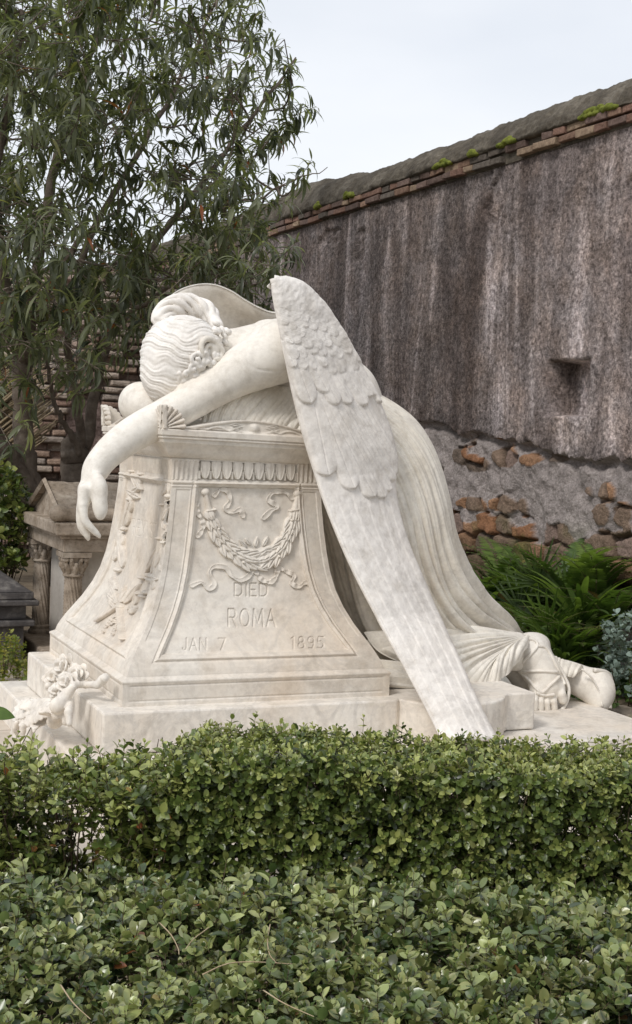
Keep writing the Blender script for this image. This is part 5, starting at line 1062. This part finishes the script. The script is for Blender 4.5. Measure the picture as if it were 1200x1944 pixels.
left = [c for c in cs if c[0] < 250 or c[1] > 560]; right = [c for c in cs if not (c[0] < 250 or c[1] > 560)]
t1 = thing('oleander_tree', 'grey trunked oleander tree with a knot hole in its trunk at the far left', 'tree', at(80, 1060, 4.7))
oleander(t1, [([(95, 1110, 4.7), (72, 960, 4.7), (54, 900, 4.7), (48, 830, 4.7), (46, 760, 4.7), (42, 700, 4.65), (44, 655, 4.6)], [.105, .10, .085, .078, .07, .07, .062]), ([(70, 965, 4.72), (25, 880, 4.6), (-20, 810, 4.5), (-80, 740, 4.4)], [.085, .075, .07, .06]),
              ([(42, 700, 4.65), (20, 600, 4.5), (2, 480, 4.4), (-5, 330, 4.3), (20, 180, 4.2), (40, 20, 4.2)], [.06, .05, .045, .035, .028, .015]), ([(46, 665, 4.62), (62, 560, 4.7), (85, 430, 4.8), (110, 300, 4.9), (145, 200, 5.0), (180, 80, 5.1), (210, -40, 5.2)], [.052, .045, .04, .034, .03, .022, .012]),
              ([(60, 600, 4.7), (110, 520, 4.2), (170, 440, 3.9), (230, 390, 3.8)], [.03, .024, .018, .010])], left, 3)
knot = MB(); kc = on(50, 728, 'y', 4.58)
kp = spline(np.array([kc + RT * .022 * math.cos(a) + np.array([0, 0, 1]) * .034 * math.sin(a) for a in np.linspace(0, 2 * math.pi, 13)]), 30); knot.tube(kp, .008, 6)
knot.build('knot_rim', M['bark'], t1, True); M['hole'] = rough_mat('hollow_shade', [(.3, (.01, .008, .006)), (.7, (.02, .015, .01))], 10); S = SDF(kc - .06, kc + .06, .005); S.ell(kc + np.array([0, .004, 0]), (.022, .012, .034), k=.005); S.build('knot_hole_shade', M['hole'], t1)  # solid near-black plug paints the shade within the knot
t2 = thing('oleander_tree', 'oleander tree springing in several stems from a cut stump behind the gabled tomb', 'tree', at(150, 1060, 5.0))
oleander(t2, [([(158, 1080, 5.0), (152, 980, 5.0), (148, 900, 5.0), (143, 850, 5.0), (140, 836, 5.0)], [.14, .125, .122, .105, .08]), ([(155, 860, 4.95), (147, 790, 4.9), (138, 720, 4.85), (132, 640, 4.8), (150, 520, 4.8), (200, 400, 4.8), (270, 280, 4.8), (340, 150, 4.9), (400, 20, 5)], [.04, .034, .032, .028, .028, .026, .022, .016, .01]),
              ([(160, 860, 5.0), (172, 790, 5.05), (190, 700, 5.1), (215, 620, 5.1), (262, 520, 5.1), (330, 420, 5.1), (420, 300, 5.1), (500, 190, 5.1), (560, 110, 5.1)], [.055, .045, .04, .036, .03, .026, .02, .013, .007]),
              ([(152, 870, 4.9), (128, 812, 4.8), (108, 770, 4.75), (95, 700, 4.7), (88, 620, 4.6)], [.03, .022, .018, .014, .01]), ([(215, 620, 5.1), (300, 560, 4.6), (380, 520, 4.4), (450, 500, 4.3)], [.022, .018, .013, .007]), ([(330, 420, 5.1), (420, 390, 4.8), (500, 375, 4.7), (560, 340, 4.6), (620, 318, 4.6)], [.016, .012, .009, .006, .003])], right, 4)

# ------------------------------------------------------------------ ferns, palm and plants by the wall
def fern(x, y, X, n, L0, seed, lab):
    global rng
    rng_old = rng; rng = np.random.default_rng(seed); p0 = on(x, y, 'x', X); p0[2] = max(p0[2], -.34); t = thing('fern', lab, 'fern', p0, 'ferns at the foot of the wall'); LV = Leaves(); R_ = MB(); pt = leaf_tpl(1, .13, 3, .1, .1)
    for k in range(n):
        a = rng.uniform(0, 2 * math.pi); L_ = L0 * 1.35 * rng.uniform(.7, 1.1); el = rng.uniform(.95, 1.45); d = np.array([math.cos(a) * math.cos(el), math.sin(a) * math.cos(el), math.sin(el)]); m = 34; s = np.linspace(0, 1, m); hor = np.array([math.cos(a), math.sin(a), 0]); P = p0 + d * (L_ * s)[:, None] + hor * (L_ * .45 * s ** 2)[:, None] + np.array([0, 0, -1]) * (L_ * .42 * s ** 2.4)[:, None]
        R_.tube(P[::3], np.linspace(.003, .001, len(P[::3])), 4, cap=False); T = np.gradient(P, axis=0); T /= np.linalg.norm(T, axis=1)[:, None]; sd_ = np.cross(T, [0, 0, 1.]); sd_ /= np.linalg.norm(sd_, axis=1)[:, None]; up = np.cross(sd_, T); w = L_ * .17 * np.sin(np.clip(s * .92 + .08, 0, 1) * math.pi) ** .6 * (1 - .45 * s); c0 = rng.normal(.48, .18)
        for sg in (-1, 1):
            dd = sd_ * sg + T * .35 + up * .1 + rng.normal(0, .05, (m, 3)); col = np.stack([np.clip(c0 + rng.normal(0, .06, m) + .2 * s, 0, 1), np.zeros(m), (rng.random() < .05) * np.full(m, .4)], 1); LV.put(pt, rotm(dd, up), P, w, col)
    LV.build('fronds', M['fern'], t); R_.build('frond_ribs', M['twig'], t, True); rng = rng_old
pos = [(905, 1185, 3.25, 16, .50, 'fern furthest left of the bed, half hidden by the kneeling figure'), (955, 1150, 3.4, 16, .55, 'tall fern against the wall just left of the fan palm'), (1075, 1170, 3.35, 18, .62, 'tall upright fern just right of the fan palm'), (1130, 1150, 3.45, 15, .5, 'fern high against the mossy wall stones at right'), (1095, 1260, 3.1, 16, .42, 'low fern directly above the far sandalled foot'),
       (985, 1215, 3.15, 14, .40, 'small fern beside the hem of the gown'), (1160, 1200, 3.4, 14, .45, 'fern behind the silvery plant at right'), (1040, 1245, 3.0, 14, .36, 'small fern below the fan palm'), (640, 1100, 3.3, 12, .5, 'fern glimpsed in the gap between pedestal and wing')]
for i, (x, y, X, n, L0, lab) in enumerate(pos): fern(x, y, X, n, L0, 40 + i, lab)
def strap_clump(x, y, X, n, L0, lab, seed):
    r2 = np.random.default_rng(seed); p0 = on(x, y, 'x', X); p0[2] = max(p0[2], -.34); t = thing('strap_leaved_plant', lab, 'plant', p0, 'strap leaved clumps by the wall'); LV = Leaves()
    a = r2.uniform(0, 2 * math.pi, n); el = r2.uniform(.85, 1.45, n); d = np.stack([np.cos(a) * np.cos(el), np.sin(a) * np.cos(el), np.sin(el)], 1)
    up = -np.stack([np.cos(a), np.sin(a), np.zeros(n)], 1) + np.array([0, 0, .3]); LV.put(leaf_tpl(1, .042, 9, .35, .02, 1.15, .55, .45), rotm(d, up), np.repeat(p0[None], n, 0) + r2.normal(0, .02, (n, 3)) * [1, 1, 0], L0 * r2.uniform(.6, 1.1, n), np.stack([np.clip(r2.normal(.5, .2, n), 0, 1), np.zeros(n), np.zeros(n)], 1))
    LV.build('leaves', M['fern'], t)
for i, (x, y, X, n, L0, lab) in enumerate(((930, 1180, 3.2, 60, .55, 'strap leaved clump nearest the back of the gown'), (1005, 1175, 3.4, 60, .62, 'tall strap leaved clump at the wall behind the fan palm'), (1100, 1215, 3.25, 60, .6, 'strap leaved clump between the fan palm and the silvery plant'), (1070, 1270, 3.0, 50, .42, 'low strap leaved clump just above the two feet'))): strap_clump(x, y, X, n, L0, lab, 300 + i)
pp = on(1030, 1270, 'x', 3.2); pp[2] = -.32; pm = thing('fan_palm', 'small fan palm with spiky radiating leaves among the ferns', 'palm', pp); tp = leaf_tpl(1, .034, 5, .6, .06, .15, .6)
for i, (x, y, Xq) in enumerate(((1022, 1105, 3.15), (1040, 1185, 3.0), (985, 1160, 3.2), (1075, 1130, 3.3), (1055, 1225, 2.95))):
    c = on(x, y, 'x', Xq); LV = Leaves(); m = 17; ax = nrm(c - pp + np.array([-.12, -.1, .1])); sdv = nrm(np.cross(ax, [.8, -.6, 0.1])) ; sdv = nrm(np.cross(ax, CAM - c)); an = np.linspace(-1.75, 1.75, m); d = ax * np.cos(an)[:, None] + sdv * np.sin(an)[:, None] + rng.normal(0, .04, (m, 3)); up = np.repeat(nrm(np.cross(ax, sdv) * 1)[None], m, 0); up = up * np.sign(up @ (CAM - c))[:, None]
    LV.put(tp, rotm(d, up), np.repeat(c[None], m, 0), rng.uniform(.24, .33, m), np.stack([np.clip(rng.normal(.45 + .1 * (i == 1), .12, m), 0, 1), np.zeros(m), np.zeros(m)], 1)); LV.build('palm_leaf', M['fern'], pm)
    b_ = MB(); b_.tube(spline(np.array([pp, (pp + c) / 2 + np.array([0, 0, .03]), c]), 9), .005, 5, (.45, 0, 0)); b_.build('leaf_stalk', M['fern'], pm, True)
def bush(name, lab, cat, boxpx, Xr, n, leafL, leafW, mat, npair=4, col0=.5, yellow=.1, ax='x', group=None, elev=.5):
    x0, y0, x1, y1 = boxpx; base = on((x0 + x1) / 2, y1, ax, Xr[1]); base[2] = -.37; t = thing(name, lab, cat, base, group); LV = Leaves(); ST = []; P = []
    while len(P) < n:
        x, y = rng.uniform(x0, x1), rng.uniform(y0, y1)
        if ((x - (x0 + x1) / 2) / ((x1 - x0) / 2)) ** 2 + (max((y0 + y1) / 2 - y, 0) / ((y1 - y0) / 2)) ** 2 > 1.1 - .25 * rng.random(): continue
        P.append(on(x, y, ax, rng.uniform(*Xr)))
    P = np.array(P); m = len(P); sprigs(LV, ST, P, rdir(m, [0, 0, 1.0], elev), rng.uniform(.05, .09, m), leafL, leafW, npair, col0, yellow)
    for p in P[::7]: ST.append((np.array([base[0] + (p[0] - base[0]) * .3, base[1] + (p[1] - base[1]) * .3, -.37]), p, .004))
    LV.build('foliage', M[mat], t); tubes('stems', ST, M['twig'], t)
bush('silver_plant', 'silvery blue green lobed plant at the right edge below the wall', 'plant', (1135, 1170, 1240, 1320), (2.95, 3.3), 120, .035, .014, 'silver', 4, .5, 0)
bush('yellow_shrub', 'yellow green shrub at the left edge behind the lower step', 'shrub', (-40, 1212, 56, 1345), (2.3, 2.9), 190, .026, .009, 'yellowgreen', 4, .5, .2, 'y')
bush('dark_bush', 'dark glossy green bush at the left edge beside the tree trunk', 'bush', (-80, 870, 48, 1090), (3.9, 4.4), 330, .05, .019, 'privet', 4, .5, .1, 'y')
# low greenery filling the bed
LV = Leaves(); ST = []; n = 900; Yg = rng.uniform(.6, 6, n); Xg = rng.uniform(2.8, 3.52, n); sprigs(LV, ST, np.stack([Xg, Yg, -.27 + rng.uniform(-.04, .20, n) * sst(2.9, 3.4, Xg)], 1), rdir(n, [-.2, -.1, 1], .5), rng.uniform(.05, .12, n), .04, .014, 4, .42, .05)
o = LV.build('ground_cover', M['fern'], None); tag(o, 'low mixed greenery covering the bed at the foot of the wall', 'ground cover', kind='stuff')
# stone edging of the bed
ke = thing('stone_edging', 'low mossy stone edging of the fern bed at the right', 'edging', (2.95, 1.2, -.4)); b_ = MB(); y = -1.0
while y < 3.2: L_ = rng.uniform(.3, .5); b_.box((2.86, y, -.45), (3.02, y + L_ - .01, -.235 + rng.uniform(-.01, .01)), jit=.008); y += L_
bevel(b_.build('edging_stone', M['kerb'], ke), .02)
# one broad leaf pushing in at the left
lf_ = thing('broad_leaf_plant', 'single broad green leaf reaching in at the left edge by the lower step', 'plant', hp(-1.45, 5.0, GZ0)); LV = Leaves(); tp = leaf_tpl(1, .27, 8, .25, .05, .3)
c = at(-22, 1352, -.2); LV.put(tp, rotm(np.array([RT + np.array([0, 0, -.12])]), np.array([[-.25, -.75, .6]])), np.array([c]), [.105], np.array([[.45, 0, 0]])); LV.build('leaf', M['fern'], lf_)
b_ = MB(); b_.tube(spline(np.array([hp(-1.45, 5.0, GZ0), (hp(-1.45, 5.0, GZ0) + c) / 2 + np.array([-.03, 0, .05]), c]), 8), .004, 6, (.45, 0, 0)); b_.build('leaf_stalk', M['fern'], lf_, True)
